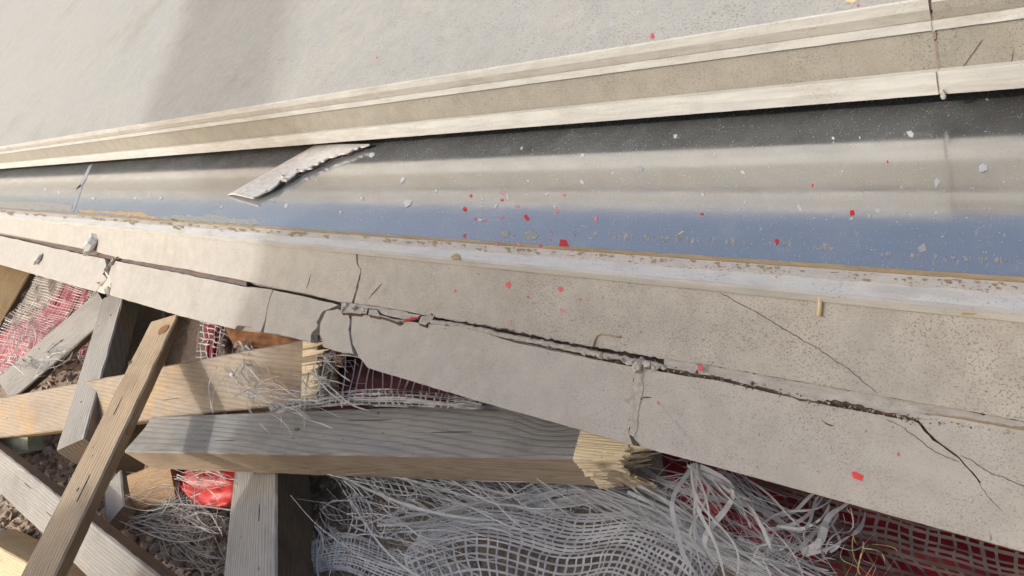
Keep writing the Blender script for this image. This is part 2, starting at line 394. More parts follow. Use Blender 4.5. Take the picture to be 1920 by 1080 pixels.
# ------------------------------------------------------------------ steel panel
yF = 1.178
pM = Plane((0, 0), (1, 0))
XS = (pM.hit(163, 318).x + pM.hit(138, 395).x) / 2
def panel(x0, x1, label):
    e = empty('steel_panel'); tag(e, label, 'panel')
    y0, y1 = cs(E_, 496, 1.165)[0], .83
    y0 = level(0).hit(E_, 494).y
    bm = bmesh.new(); 
    vs = [Vector((x0, y0, 0)), Vector((x1, y0, 0)), Vector((x1, y1, 0)), Vector((x0, y1, 0))]
    if x0 < XS < x1 + .01 and x1 < XS + .02:
        pass
    add_plate(bm, vs, Vector((0, 0, 1)), .002, 0, 0)
    mesh_obj('sheet', bm, m_steel, e)
    return e, y0
pan, yfront = panel(XS + .0008, XR, 'long mirror polished steel panel, dusty, under the cream riser')
pan2, _ = panel(XL, XS - .0008, 'far left end piece of mirror polished steel, beyond the seam')
bm = bmesh.new()
pts = [pM.hit(x, y, .0006) for x, y in ((170, 309), (158, 335), (150, 352), (144, 372), (137, 396))]
ribbon(bm, pts, .014, Vector((0, 0, 1)))
ribbon(bm, [pM.hit(x, y, .0012) for x, y in ((158, 335), (147, 352), (152, 345))], .02, Vector((0, 0, 1)))
mesh_obj('seam_sealant', bm, m_gflake, pan2)
# residue of dried adhesive on the panel
splats = []
def splat(bm, pix, off=.0004, th=.0003, pl=pM):
    add_plate(bm, [pl.hit(x, y, off) for x, y in pix], pl.n, th, 0, 0)
bm = bmesh.new()
splat(bm, jag([(300, 410), (330, 402), (352, 405), (400, 403), (430, 409), (484, 413), (488, 420), (420, 421), (350, 415)], 1.5, 7, 3, True))
for cx, cy, rx, ry in ((946, 438, 10, 8), (996, 441, 14, 9)):
    mesh_obj('dried_adhesive', bm, m_residue, pan); bm = bmesh.new()
    splat(bm, jag([(cx + rx * math.cos(a), cy + ry * math.sin(a)) for a in [i * .7 for i in range(9)]], 1.2, 4, int(cx), True))
mesh_obj('dried_adhesive', bm, m_residue, pan); bm = bmesh.new()
rnd = random.Random(5)
for i in range(110):
    x = rnd.uniform(1072, 1560) if i < 75 else rnd.uniform(1650, 1920)
    y = 357 + (x + 510) * (.0512) + rnd.uniform(-3, 4) if x < 1600 else 357 + (x + 510) * .0553 + rnd.uniform(-2, 3)
    wd, h = rnd.uniform(.5, 3), rnd.uniform(1.5, 7)
    splat(bm, jag([(x - wd, y - h), (x + wd, y - h + 2), (x + wd * .8, y + h), (x - wd, y + h * .7)], .3, 4, i, True), .00012 + i * 2e-6, .00004)
tag(mesh_obj('adhesive_dashes', bm, m_residue, pan), kind='stuff')
bm = bmesh.new()
splat(bm, jag([(148, 393), (200, 396), (262, 398), (300, 409), (350, 416), (300, 411), (200, 400), (150, 398)], 1.0, 7, 4, True), .0007)
mesh_obj('orange_adhesive', bm, m_residue2, pan)
bm = bmesh.new()
splat(bm, jag([(-60, 374), (0, 377), (70, 379), (137, 385), (134, 394), (60, 392), (0, 388), (-60, 384)], .8, 9, 8, True), .0006)
mesh_obj('tan_adhesive', bm, m_edge2, pan2)

# ------------------------------------------------------------------ sill strip in front of the panel
e = empty('sill_strip'); tag(e, 'long pale sill strip with rust specks along the front of the steel panel', 'sill')
g0 = (yfront - .0006, -.001); g1 = cs(E_, 500, 1.163); 
prism('sealant_bead', [(yfront + .0012, .0005), (yfront - .001, .0022), (g1[0], g1[1] + .001), (g1[0] - .001, g1[1] - .006), (yfront, -.006)], XL, XR, [m_bead], [0] * 5, e, amp=.0008, step=.006)
s1 = cs(E_, 500.5, 1.160); s2 = cs(E_, 519, 1.122); s3 = cs(E_, 543, 1.088); s4 = cs(E_, 550, 1.080); s5 = cs(E_, 562, 1.077)
bk = .025
prism('inner_band', [s1, s2, (s2[0], s2[1] - bk), (s1[0], s1[1] - bk)], XL, XR, [m_sill_rust], [0] * 4, e, amp=.0004, step=.006)
prism('outer_band', [(s2[0] - .0002, s2[1] - .0004), s3, (s3[0], s3[1] - bk), (s2[0] - .0002, s2[1] - bk)], XL, XR, [m_sill], [0] * 4, e, amp=.0004, step=.006)
prism('nosing', [(s3[0] - .0002, s3[1] + .0002), s4, s5, (s5[0] + .004, s5[1] - .003), (s3[0] - .0002, s3[1] - bk)], XL, XR, [m_edge], [0] * 5, e, amp=.0004, step=.006)
bm = bmesh.new(); rnd = random.Random(17)
for i in range(170):
    x = rnd.uniform(-100, 1950); yy = 357 + (x + 510) * (.0715 + abs(rnd.gauss(0, .0035))) + 1.5; w_ = rnd.uniform(1.5, 7)
    splat(bm, jag([(x - w_, yy - 1), (x + w_, yy - .6), (x + w_ * .6, yy + rnd.uniform(1, 5)), (x - w_ * .5, yy + rnd.uniform(.5, 3))], .5, 3, i, True), .0003 + i * 1e-6, .00008, Plane(s1, s2))
tag(mesh_obj('sealant_crust', bm, m_bead, e), kind='stuff')
bm = bmesh.new(); pn = Plane(s4, s5)
splat(bm, jag([(1817 + 16 * math.cos(a), 589 + 2.6 * math.sin(a)) for a in [i * .8 for i in range(8)]], .6, 5, 2, True), .0004, .0003, pn)
splat(bm, jag([(845, 480), (858, 476), (862, 486), (850, 488)], 1, 4, 5, True), .001, .0006, Plane(s2, s3))
mesh_obj('brown_stain', bm, m_bead, e)

# ------------------------------------------------------------------ cracked face tiles
mU = lambda x, m: 357 + (x + 510) * m
pU = Plane((s5[0] + .0035, s5[1]), cs(E_, 715, .972))
u2 = cs(E_, 715, .972)
pL = Plane(cs(E_, 735, .945), cs(E_, 913, .800))
pLedge = Plane((u2[0] + .0012, u2[1] - .0012), (cs(E_, 735, .945)[0] + .0015, cs(E_, 735, .945)[1] - .0012))
UBJ = None
UT = [(-330, 357 + 180 * .100), (0, 402), (560, 457), (1000, 500), (1500, 554), (1920, 590), (2500, 648)]     # hidden under the nosing
UB = [(-330, 384), (0, 436), (160, 467), (230, 485), (350, 505), (460, 527), (520, 541), (580, 552), (636, 566), (700, 573), (760, 583), (800, 592), (850, 599), (900, 607),
      (960, 618), (1000, 628), (1060, 640), (1120, 650), (1160, 658), (1200, 664), (1300, 680), (1400, 697), (1500, 715), (1600, 733), (1650, 742), (1700, 750), (1760, 761), (1850, 777), (1920, 790), (2500, 893)]
def cut(pts, x0, x1):
    def yx(x):
        for a, b in zip(pts, pts[1:]):
            if a[0] <= x <= b[0]: return a[1] + (b[1] - a[1]) * (x - a[0]) / (b[0] - a[0])
    return [(x0, yx(x0))] + [p for p in pts if x0 < p[0] < x1] + [(x1, yx(x1))]
def face(name, label, top, bottom, left, right, pl, mats, th=.012, cat='tile', off=0, parent=None, ja=.35):
    """outline from the four sides, each jagged a little"""
    loop = list(top) + list(right) + list(reversed(bottom)) + list(reversed(left))
    o = plate(name, jag(loop, ja, 9, len(label), True), pl, th, mats, parent, off)
    if label: tag(o, label, cat)
    return o
crk1 = [(668, 492), (673, 503), (676, 510), (670, 530), (667, 545), (663, 566)]
face('face_tile', 'left upper face tile beneath the sill, shadow striped, left of the jagged crack', cut(UT, -330, 667), cut(UB, -330, 659),
     [], jag(crk1[:-1], .9, 6, 1), pU, [m_face2, m_white])
face('face_tile', 'long speckled upper face tile beneath the sill, right of the jagged crack', cut(UT, 670, 2500), cut(UB, 664, 800) + [(x, y + 1.2) for x, y in jag(cut(UB, 800, 1250), 1.1, 5, 77)] + cut(UB, 1250, 2500),
     jag([(x + 3.2, y) for x, y in crk1[:-1]], .9, 6, 2), [], pU, [m_face, m_white])
# backing mortar bed behind the cracks
prism('mortar_bed', [(s5[0] + .02, s5[1] - .01), (u2[0] + .012, u2[1] - .016), (cs(E_, 735, .945)[0] + .012, cs(E_, 735, .945)[1] - .016), (cs(E_, 880, .83)[0] + .016, cs(E_, 880, .83)[1] - .012),
      (cs(E_, 880, .83)[0] + .05, cs(E_, 880, .83)[1] - .012), (s5[0] + .10, s5[1] - .03)], XL, XR, [m_bed], [0] * 6, None, amp=.002, step=.02)
tag(bpy.data.objects['mortar_bed'], 'dark brown mortar bed showing through the cracks between the face tiles', 'mortar')
# lower face
LT1 = [(-330, 384.6), (0, 442), (150, 476), (230, 492), (350, 515), (460, 538), (500, 541), (560, 554), (620, 568), (640, 574)]
LB1 = [(-330, 402), (0, 495), (110, 527), (150, 539), (205, 553), (330, 590), (440, 617), (445, 610), (470, 612), (478, 621), (520, 626), (545, 632), (588, 643)]
crk2 = [(210, 487), (204, 500), (207, 512), (201, 520), (204, 553)]
face('face_tile', 'far left lower face tile above the netting, left of the chipped mortar corner', cut(LT1, -330, 196), cut(LB1, -330, 180),
     [], jag([(200, 500), (192, 514), (200, 522), (188, 535)], 1.2, 5, 3), pL, [m_face2, m_white])
crk3 = [(512, 536), (508, 552), (501, 575), (497, 600), (492, 618)]
face('face_tile', 'lower face tile between the chipped mortar corner and the thin blue crack', cut(LT1, 214, 511), cut(LB1, 207, 488),
     jag([(210, 497), (205, 510), (208, 530)], 1.2, 5, 4), crk3[1:-1], pL, [m_face2, m_white])
face('face_tile', 'lower face tile with a broken lower corner, left of the small rounded fragment', cut(LT1, 513, 634), cut(LB1, 494, 582),
     [(x + 1.6, y) for x, y in crk3[1:-1]], jag([(606, 583), (596, 596), (590, 615), (583, 632)], 1.2, 6, 5), pL, [m_face2, m_white])
frag = plate('tile_fragment', jag([(612, 583), (632, 580), (652, 584), (655, 600), (654, 625), (658, 645), (663, 664), (640, 661), (606, 650), (600, 628), (601, 605)], .8, 7, 6, True), pL, .012, [m_face2, m_white], None, .002)
tag(frag, 'small rounded fragment of face tile with a brown broken edge', 'fragment')
LT2 = [(660, 588), (700, 591), (740, 598), (790, 606), (860, 613), (900, 622), (960, 641), (1090, 669), (1188, 688)]
LB2 = [(672, 668), (690, 690), (900, 753), (1090, 806), (1186, 835)]
face('face_tile', 'long lower face tile between the rounded fragment and the patched vertical joint', LT2, LB2, [(659, 600), (658, 625), (661, 645), (670, 664)],
     jag([(1190, 700), (1188, 715), (1191, 760), (1186, 790), (1178, 812)], 1.2, 6, 7), pL, [m_face2, m_white])
LT3 = [(1200, 690), (1250, 699), (1300, 707), (1350, 714), (1450, 738), (1490, 747), (1520, 754), (1600, 769), (1640, 776), (1690, 786), (1712, 789)]
LB3 = [(1206, 839), (1310, 867), (1500, 917), (1920, 1035), (2500, 1197)]
LT4 = [(1722, 777), (1760, 780), (1800, 786), (1850, 795), (1920, 808), (2500, 910)]
ck4 = [(1724, 792), (1737, 808), (1752, 824), (1772, 838), (1790, 851), (1798, 858), (1810, 873), (1825, 888), (1837, 905)]
loop = LT3 + [(x - w_, y + 1) for (x, y), w_ in zip(ck4, (3, 4, 4, 3, 3, 1, 1, 1, 0))] + [(1838, 905.6)] + list(reversed([(x + 2, y) for x, y in ck4])) + [(1722, 788)] + LT4 + list(reversed(LB3)) + [(1188, 822), (1192, 800), (1196, 770), (1194, 740), (1197, 712)]
bigt = plate('face_tile', jag(loop, .3, 9, 11, True), pL, .012, [m_face2, m_white]); tag(bigt, 'long lower face tile at the right with a forked crack and a red scrap', 'tile')
# hairline cracks: thin slivers of dirt lying in the surface
def hair(parent, pix, pl, wpx=1.2, off=.00025, mat=m_crack, name='hairline_crack', seed=1):
    bm = bmesh.new(); pts = [pl.hit(x, y, off) for x, y in jag(pix, .8, 7, seed)]
    d = (pts[0] - CAM).dot(-Vector((XV.z, YV.z, ZV.z)))
    rnd = random.Random(seed); prev = None
    for i, p in enumerate(pts):
        t = (pts[min(len(pts) - 1, i + 1)] - pts[max(0, i - 1)]).normalized(); s = t.cross(pl.n).normalized()
        dd = (p - CAM).dot(-Vector((XV.z, YV.z, ZV.z)))
        wd = wpx * dd / F * rnd.uniform(.4, .75) * (0.3 if i in (0, len(pts) - 1) else 1)
        cur = (bm.verts.new(p - s * wd), bm.verts.new(p + s * wd))
        if prev: bm.faces.new((prev[0], prev[1], cur[1], cur[0]))
        prev = cur
    return mesh_obj(name, bm, mat, parent)
upR = [o for o in bpy.data.objects if o.get('label', '').startswith('long speckled')][0]
upL = [o for o in bpy.data.objects if o.get('label', '').startswith('left upper')][0]
loM = [o for o in bpy.data.objects if o.get('label', '').startswith('long lower face tile between')][0]
hair(upR, [(1350, 549), (1382, 567), (1410, 581), (1440, 598), (1470, 617), (1500, 635), (1530, 652), (1560, 673), (1590, 692), (1615, 712), (1645, 737)], pU, 1.3)
hair(upR, [(716, 532), (705, 545), (691, 560)], pU, 3.0, seed=4)
hair(upL, [(584, 514), (577, 530), (574, 541)], pU, 2.0, seed=5)
hair(bigt, [(1660, 785), (1690, 800), (1720, 822), (1750, 845), (1775, 858), (1798, 866)], pL, 1.2, seed=6)
hair(bigt, [(1800, 853), (1820, 862), (1840, 876), (1860, 888), (1890, 898), (1925, 915)], pL, 1.4, seed=7)
hair(bigt, [(1832, 900), (1850, 930), (1880, 960)], pL, .8, seed=9)
hair(bigt, [(1196, 760), (1205, 747), (1222, 745), (1232, 750), (1250, 775), (1275, 800), (1295, 825), (1306, 845), (1308, 866)], pL, 1.4, seed=8, mat=m_mortar)
hair(bigt, [(1197, 755), (1206, 746), (1222, 745)], pL, 2.4, seed=10, off=.0004)
hair(bigt, [(1540, 788), (1550, 796), (1565, 799)], pL, 2, seed=12)

# ledge: cut edge between the upper and lower faces
e = empty('tile_ledge'); tag(e, 'narrow chipped ledge of pale cut edge running along the main crack', 'ledge')
def strip(name, top, bot, mat, off=0.0, ja=.5, seed=1, th=.008, pl=None):
    return plate(name, jag(top + list(reversed(bot)), ja, 7, seed, True), pl or pLedge, th, [mat, m_bed], e, off)
strip('ledge_piece', cut(UB, 1245, 2500), [(1245, 686), (1262, 693), (1290, 696), (1312, 703), (1345, 706), (1400, 720), (1450, 731), (1490, 745), (1530, 752), (1565, 751), (1610, 758), (1640, 767), (1690, 779), (1720, 784), (1800, 791), (1920, 812), (2500, 915)], m_white, .0, 1.1, 2)
strip('groove_fill', [(-330, 384.2), (0, 437), (160, 468.5), (300, 496), (462, 528)], [(-330, 385), (0, 441.5), (160, 476.5), (300, 505), (462, 536)], m_joint, -.001, .3, 22)
strip('rusty_band', [(1735, 774), (1800, 782), (1860, 793), (1925, 801), (2500, 905)], [(1735, 777), (1800, 788), (1860, 800), (1925, 809), (2500, 914)], m_bead, .0012, .8, 3, .002)
strip('ledge_piece', [(640, 567), (700, 574), (760, 584), (790, 592), (770, 601), (738, 595), (715, 588), (708, 580), (690, 578), (688, 586)], [(640, 586), (660, 587), (688, 588)], m_white, .001, .5, 4)
strip('ledge_piece', [(692, 580), (706, 581), (712, 590), (735, 598), (752, 602)], [(690, 590), (720, 595), (745, 603)], m_white, .002, .4, 5)
strip('ledge_piece', [(790, 593), (815, 592), (810, 601), (800, 606)], [(785, 606), (798, 610)], m_white, .002, .5, 6)
strip('rust_chip', [(756, 599), (770, 596), (785, 594)], [(758, 602), (772, 600), (786, 597)], m_red, .0025, .3, 7, .001)
# rolled white lip
bm = bmesh.new()
lipc = [(790, 602), (830, 607), (870, 613), (910, 622), (950, 632), (1000, 641), (1050, 651), (1100, 661), (1130, 667), (1180, 677), (1240, 688)]
lipc = [(x, y - 1.6) for x, y in jag(lipc, .8, 5, 4)]; prev = None
for i, (x, y) in enumerate(lipc):
    c = pLedge.hit(x, y, .0005); r = .0024 + .0012 * noise.noise(Vector((i * .45, 0, 0)))
    ring = [bm.verts.new(c + Vector((0, math.cos(a) * r * 1.25, math.sin(a) * r)) + Vector((0, 0, noise.noise(Vector((i * .7, a * 2, 0))) * .0005))) for a in [k * math.pi / 4 for k in range(8)]]
    if prev:
        for k in range(8): bm.faces.new((prev[k], prev[(k + 1) % 8], ring[(k + 1) % 8], ring[k]))
    prev = ring
mesh_obj('rolled_lip', bm, m_mortar, e)
def chunk(name, label, px, py, pl, r, sc3, mat, seed, off=.002, cat='mortar chip', parent=None):
    bm = bmesh.new(); lump(bm, pl.hit(px, py, off), r, sc3, seed, 2, 0, .45); o = mesh_obj(name, bm, mat, parent)
    if label: tag(o, label, cat)
    return o
chunk('mortar_chip', 'pale mortar chip standing in the groove, casting a shadow upward', 172, 458, pU, .021, (.8, .6, 1.3), m_trim, 2, .008)
chunk('mortar_chip', 'flat cream mortar chip on the far left lower tile', 73, 485, pL, .018, (.8, .35, 1), m_trim, 5, .003)
for i, (x, y, r) in enumerate(((1170, 676, .0035), (1184, 679, .0045), (1195, 686, .006), (1203, 674, .003), (1212, 684, .005), (1228, 690, .0035), (1244, 689, .0028), (1126, 667, .0048), (1094, 662, .003), (1140, 671, .0025))):
    chunk('mortar_lump', None, x, y, pLedge, r, (1.1, .7, .8), m_white if i % 3 else m_mortar, i + 3, .001, parent=e)
for i, (x, y, r) in enumerate(((650, 574, .004), (668, 578, .005), (682, 581, .0035), (645, 580, .004))):
    chunk('mortar_lump', None, x, y, pLedge, r, (1.4, .7, .7), m_white, i + 13, .001, parent=e)
# joint patch at 1190 and the left chipped corner
e = empty('mortar_patch'); tag(e, 'crumbly cream mortar patch filling the vertical joint in the lower tiles', 'mortar')
bm = bmesh.new()
splat(bm, jag([(1188, 692), (1202, 692), (1206, 730), (1199, 760), (1196, 800), (1190, 820), (1178, 815), (1184, 790), (1187, 770), (1168, 752), (1180, 745), (1186, 720)], 1.2, 6, 5, True), .0008, .006, pL)
mesh_obj('mortar_fill', bm, m_mortar, e)
for i in range(0):
    y = 695 + i * 4.7; chunk('mortar_grain', None, 1191 + random.gauss(0, 4), y, pL, random.uniform(.0012, .003), (1, .6, 1), m_white if i % 2 else m_mortar, i, .001, parent=e) if i < 24 else None
e = empty('mortar_patch'); tag(e, 'chipped cream mortar corner on the left lower tiles, above the leaning post', 'mortar')
bm = bmesh.new()
splat(bm, jag([(186, 535), (200, 522), (196, 508), (205, 498), (210, 512), (206, 532), (214, 553), (190, 549), (172, 540), (160, 528), (176, 526)], 1.5, 6, 6, True), -.001, .006, pL)
mesh_obj('mortar_fill', bm, m_white, e)
for i, (x, y) in enumerate(((203, 506), (190, 533), (212, 490), (204, 545))):
    chunk('mortar_grain', None, x, y, pL, random.uniform(.008, .013), (1, .35, 1), m_white, i + 40, .001, parent=e)
bm = bmesh.new(); rnd = random.Random(8)
for i in range(420):
    x = rnd.uniform(640, 1900); path = [(640, 580), (800, 600), (960, 631), (1100, 660), (1240, 690), (1350, 706), (1460, 732), (1560, 756), (1700, 782), (1920, 806)]
    yy = [a[1] + (b[1] - a[1]) * (x - a[0]) / (b[0] - a[0]) for a, b in zip(path, path[1:]) if a[0] <= x <= b[0]][0]
    dy = rnd.gauss(0, 6) + (2 if x > 1250 else 0)
    pl = pLedge if abs(dy) < 5 else (pU if dy < 0 else pL)
    lump(bm, pl.hit(x, yy + dy, .0004), rnd.uniform(.0004, .0009) * (2.2 if rnd.random() < .12 else 1), (1, .8, .8), i, 1, 0 if rnd.random() < .6 else 1, .5)
tag(mesh_obj('crack_grit', bm, [m_mortar, m_crack]), 'loose grit and crumbs scattered along the main crack', 'grit', kind='stuff')
# small wooden stick under the sill
def rod(name, pts, r, mat, parent=None, n=8):
    bm = bmesh.new(); prev = None
    for i, p in enumerate(pts):
        t = (pts[min(len(pts) - 1, i + 1)] - pts[max(0, i - 1)]).normalized(); a = t.orthogonal().normalized(); b = t.cross(a)
        ring = [bm.verts.new(p + (a * math.cos(k * 2 * math.pi / n) + b * math.sin(k * 2 * math.pi / n)) * r) for k in range(n)]
        if prev:
            for k in range(n): bm.faces.new((prev[k], prev[(k + 1) % n], ring[(k + 1) % n], ring[k]))
        else: bm.faces.new(list(reversed(ring)))
        prev = ring
    bm.faces.new(prev)
    return mesh_obj(name, bm, mat, parent, True)
o = rod('wooden_stick', [pU.hit(1538, 555, .003), pU.hit(1537, 575, .003), pU.hit(1535, 593, .0025)], .0019, m_straw, n=6); tag(o, 'short pale wooden stick poking out from under the sill', 'stick')
o = rod('bent_wire', [pU.hit(x, y, .0012) for x, y in ((1112, 650), (1115, 640), (1119, 630), (1127, 626), (1140, 628), (1152, 631), (1164, 632))], .0008, m_bead); tag(o, 'short rusty bent wire above the main crack', 'wire')

# ------------------------------------------------------------------ broken trim strip lying on the steel panel
e = empty('broken_trim'); tag(e, 'broken grey white trim strip lying slantwise across the steel panel', 'trim')
q0 = pM.hit(430, 366, .002); q1 = pM.hit(700, 262, .002)
ax = (q1 - q0).normalized(); wv = Vector((0, 0, 1)).cross(ax).normalized()
def trimP(px, py, z): return level(z).hit(px, py)
bm = bmesh.new()
# sloping smooth face, then ragged foot
ridge = jag([(437, 361), (470, 341), (520, 312), (560, 288), (578, 277), (640, 268)], .4, 8, 1)
top = jag([(437, 361), (485, 331), (530, 303), (560, 283), (575, 279), (640, 270)], .2, 8, 2)
foot = jag([(474, 371), (492, 361), (512, 352), (526, 337), (534, 338), (556, 324), (590, 308), (600, 303), (640, 287), (692, 270)], 1.0, 5, 3)
n = 40
def samp(pl, t):
    L = [0]
    for a, b in zip(pl, pl[1:]): L.append(L[-1] + math.hypot(b[0] - a[0], b[1] - a[1]))
    s = t * L[-1]
    for i in range(len(pl) - 1):
        if s <= L[i + 1] + 1e-9:
            k = (s - L[i]) / (L[i + 1] - L[i] + 1e-9); return (pl[i][0] + (pl[i + 1][0] - pl[i][0]) * k, pl[i][1] + (pl[i + 1][1] - pl[i][1]) * k)
    return pl[-1]
back = [(425, 366), (520, 312), (590, 272)]
mid1 = [(437, 362), (530, 310), (600, 272)]
mid2 = [(455, 367), (545, 317), (635, 270)]
rows = []
for i in range(n + 1):
    t = i / n
    a = level(.0012).hit(*samp(back, t)); b = level(.010).hit(*samp(mid1, t)); c = level(.011).hit(*samp(mid2, t)); d = level(.010).hit(*samp(foot, t))
    rows.append([a, b, c, d, d + Vector((0, 0, -.003)), b + Vector((0, 0, -.004))])
V = [[bm.verts.new(p) for p in r] for r in rows]
for i in range(n):
    for k in range(6):
        f = bm.faces.new((V[i][k], V[i][(k + 1) % 6], V[i + 1][(k + 1) % 6], V[i + 1][k])); f.material_index = 0
bm.faces.new(V[0]); bm.faces.new(list(reversed(V[-1])))
mesh_obj('strip_body', bm, m_trim, e)
bm = bmesh.new()
for i, (x, y, r) in enumerate(((530, 330, .006), (536, 335, .004), (582, 316, .004), (500, 358, .003), (455, 363, .003), (556, 318, .003))):
    lump(bm, level(.012).hit(x, y), r, (1, .8, .35), i + 2, 2, 0, .5)
mesh_obj('ragged_crumbs', bm, m_trim, e)
bm = bmesh.new()
pts = jag([(514, 352), (527, 341), (534, 336), (537, 342), (560, 327), (585, 314), (596, 309), (640, 292), (690, 273)], 1.2, 5, 9)
ribbon(bm, [level(.0075).hit(x, y + 2) for x, y in pts], .0025, Vector((0, 0, 1)))
mesh_obj('dark_broken_edge', bm, m_bed, e)

# ------------------------------------------------------------------ battens
def batten(label, P0, z0, P1, z1, q1, q2, theta, mats, cat='batten', name='wooden_batten', ends=(0, 0), split=True, jagend=(0, 0), seed=0, wear=.0011, minw=0):
    """P0,P1: the ridge nearest the camera (pixel + height); q1,q2: a pixel on the outer edge of each visible face; theta: roll of face 1"""
    A, B = zat(*P0, z0), zat(*P1, z1)
    ax = (B - A).normalized(); L = (B - A).length
    mid = (A + B) / 2; tocam = (CAM - mid); tocam = (tocam - ax * tocam.dot(ax)).normalized()
    side = ax.cross(tocam).normalized()
    def wid(q, e):
        nrm = ax.cross(e).normalized(); r = ray(*q); h = CAM + r * ((A - CAM).dot(nrm) / r.dot(nrm)); return (h - A).dot(e)
    th = math.radians(theta)
    best = None
    for sgn in (1, -1):
        s = side * sgn
        e1 = (s * math.cos(th) - tocam * math.sin(th)); e2 = (-s * math.sin(th) - tocam * math.cos(th))
        w1 = wid(q1, e1); w2 = wid(q2, e2) if q2 else .045
        if w1 > 0: best = (e1, e2, w1, w2); 
        if w1 > 0 and w2 > 0: break
    e1, e2, w1, w2 = best
    w2 = max(abs(w2), .012, minw); w1 = abs(w1)
    # local frame: x along, y = e1, z = e2
    hz = 1 if ax.cross(e1).dot(e2) > 0 else -1          # keep the local frame right handed
    Mx = Matrix((ax, e1, e2 * hz)).transposed().to_4x4(); Mx.translation = A
    bm = bmesh.new(); n = max(3, int(L / .02)); rs = []; rnd = random.Random(seed)
    c = .0026
    prof = [(c, 0), (w1 - c, 0), (w1, c), (w1, w2 - c), (w1 - c, w2), (c, w2), (0, w2 - c), (0, c)]
    for i in range(n + 1):
        x = L * i / n; ring = []
        for k, (a, b) in enumerate(prof):
            xx = x
            if i == 0: xx += ends[0] * a / w1 + rnd.uniform(-1, 1) * jagend[0]
            if i == n: xx += ends[1] * a / w1 + rnd.uniform(-1, 1) * jagend[1]
            ring.append(bm.verts.new((xx, a + wear * noise.noise(Vector((x * 25, k, seed))), hz * (b + wear * noise.noise(Vector((x * 25, k, seed + 7)))))))
        rs.append(ring)
    for i in range(n):
        for k in range(8):
            f = bm.faces.new((rs[i][k], rs[i][(k + 1) % 8], rs[i + 1][(k + 1) % 8], rs[i + 1][k]))
            f.material_index = 0 if k in (0, 1, 7) else 1
    f = bm.faces.new(rs[0]); f.material_index = 1
    f = bm.faces.new(list(reversed(rs[-1]))); f.material_index = 1
    o = mesh_obj(name, bm, mats); o.matrix_world = Mx
    tag(o, label, cat)
    print('batten %-50s L=%.2f w1=%.3f w2=%.3f' % (label[:50], L, w1, w2))
    return o, hz, w1, w2, L
# A: big weathered batten across the middle
bA = batten('large weathered grey batten with tan lower edge and splintered right end', (232, 847), -.235, (1122, 860), -.165, (600, 768), (600, 892), 28, [m_wA, m_wAe], seed=1, ends=(.03, .02))
bY = batten('yellowish knotty board with a screw, lying behind the large grey batten', (-60, 828), -.33, (590, 752), -.19, (300, 688), None, 8, [m_wY, m_wO], 'board', 'wooden_board', seed=2, jagend=(0, .012))
bB = batten('long brown batten leaning diagonally in front, from bottom left up to the stone edge', (88, 1110), -.15, (335, 588), -.11, (160, 840), (238, 840), 50, [m_wB, m_wBo], seed=3)
bB2 = batten('pale grey upright post left of the leaning brown batten', (158, 822), -.24, (236, 540), -.15, (152, 690), (232, 700), 50, [m_wC, m_wY], name='wooden_post', cat='post', seed=4)
bB3 = batten('weathered beam sloping up from the left edge behind the pale post', (20, 752), -.27, (210, 590), -.20, (83, 632), (110, 690), 30, [m_wC, m_wCd], name='wooden_beam', cat='beam', seed=5)
bE = batten('orange sheltered beam at the far left under the tile edge', (-30, 660), -.27, (70, 490), -.17, (-30, 520), (28, 590), 30, [m_wO, m_wCd], name='wooden_beam', cat='beam', seed=6)
m_wD = wood('grey_weathered_wood_darker', (0.29, 0.295, 0.29), (0.34, 0.33, 0.30), (0.14, 0.13, 0.12), ring=220, tilt=0.008, wob=.012)
bD = batten('grey batten sloping down from the left edge, crossing behind the brown batten', (-40, 812), -.30, (330, 1104), -.26, (80, 1003), (117, 913), 30, [m_wD, m_wCd], seed=7)
bC = batten('short vertical grey batten below the large batten, with a dark side', (518, 1130), -.24, (519, 800), -.30, (428, 980), (588, 980), 42, [m_wC, m_wCd], seed=8)
bD2 = batten('shadowed brown stub in the bottom left corner', (-50, 1000), -.33, (150, 1110), -.31, (40, 1110), (66, 1008), 35, [m_wB, m_wO], name='wooden_stub', cat='stub', seed=9)
bX = batten('wide brown board in the shade between the pale post and the leaning batten', (190, 850), -.285, (240, 540), -.19, (292, 700), None, 5, [m_wBo, m_wCd], 'board', 'wooden_board', seed=14)
bG = batten('small squared block with a pale face near the red plastic', (232, 948), -.33, (226, 880), -.33, (196, 940), (250, 905), 50, [m_wC, m_wY], name='wooden_block', cat='block', seed=10)
bG2 = batten('short brown board end behind the small squared block', (250, 962), -.36, (330, 935), -.35, (268, 880), None, 5, [m_wBo, m_wBo], name='board_offcut', cat='board', seed=11)
bH = batten('thin pale green board end at the left edge beneath the knotty board', (-40, 862), -.36, (52, 846), -.36, (0, 822), None, 5, [m_mint, m_mint], name='board_offcut', cat='board', seed=12)
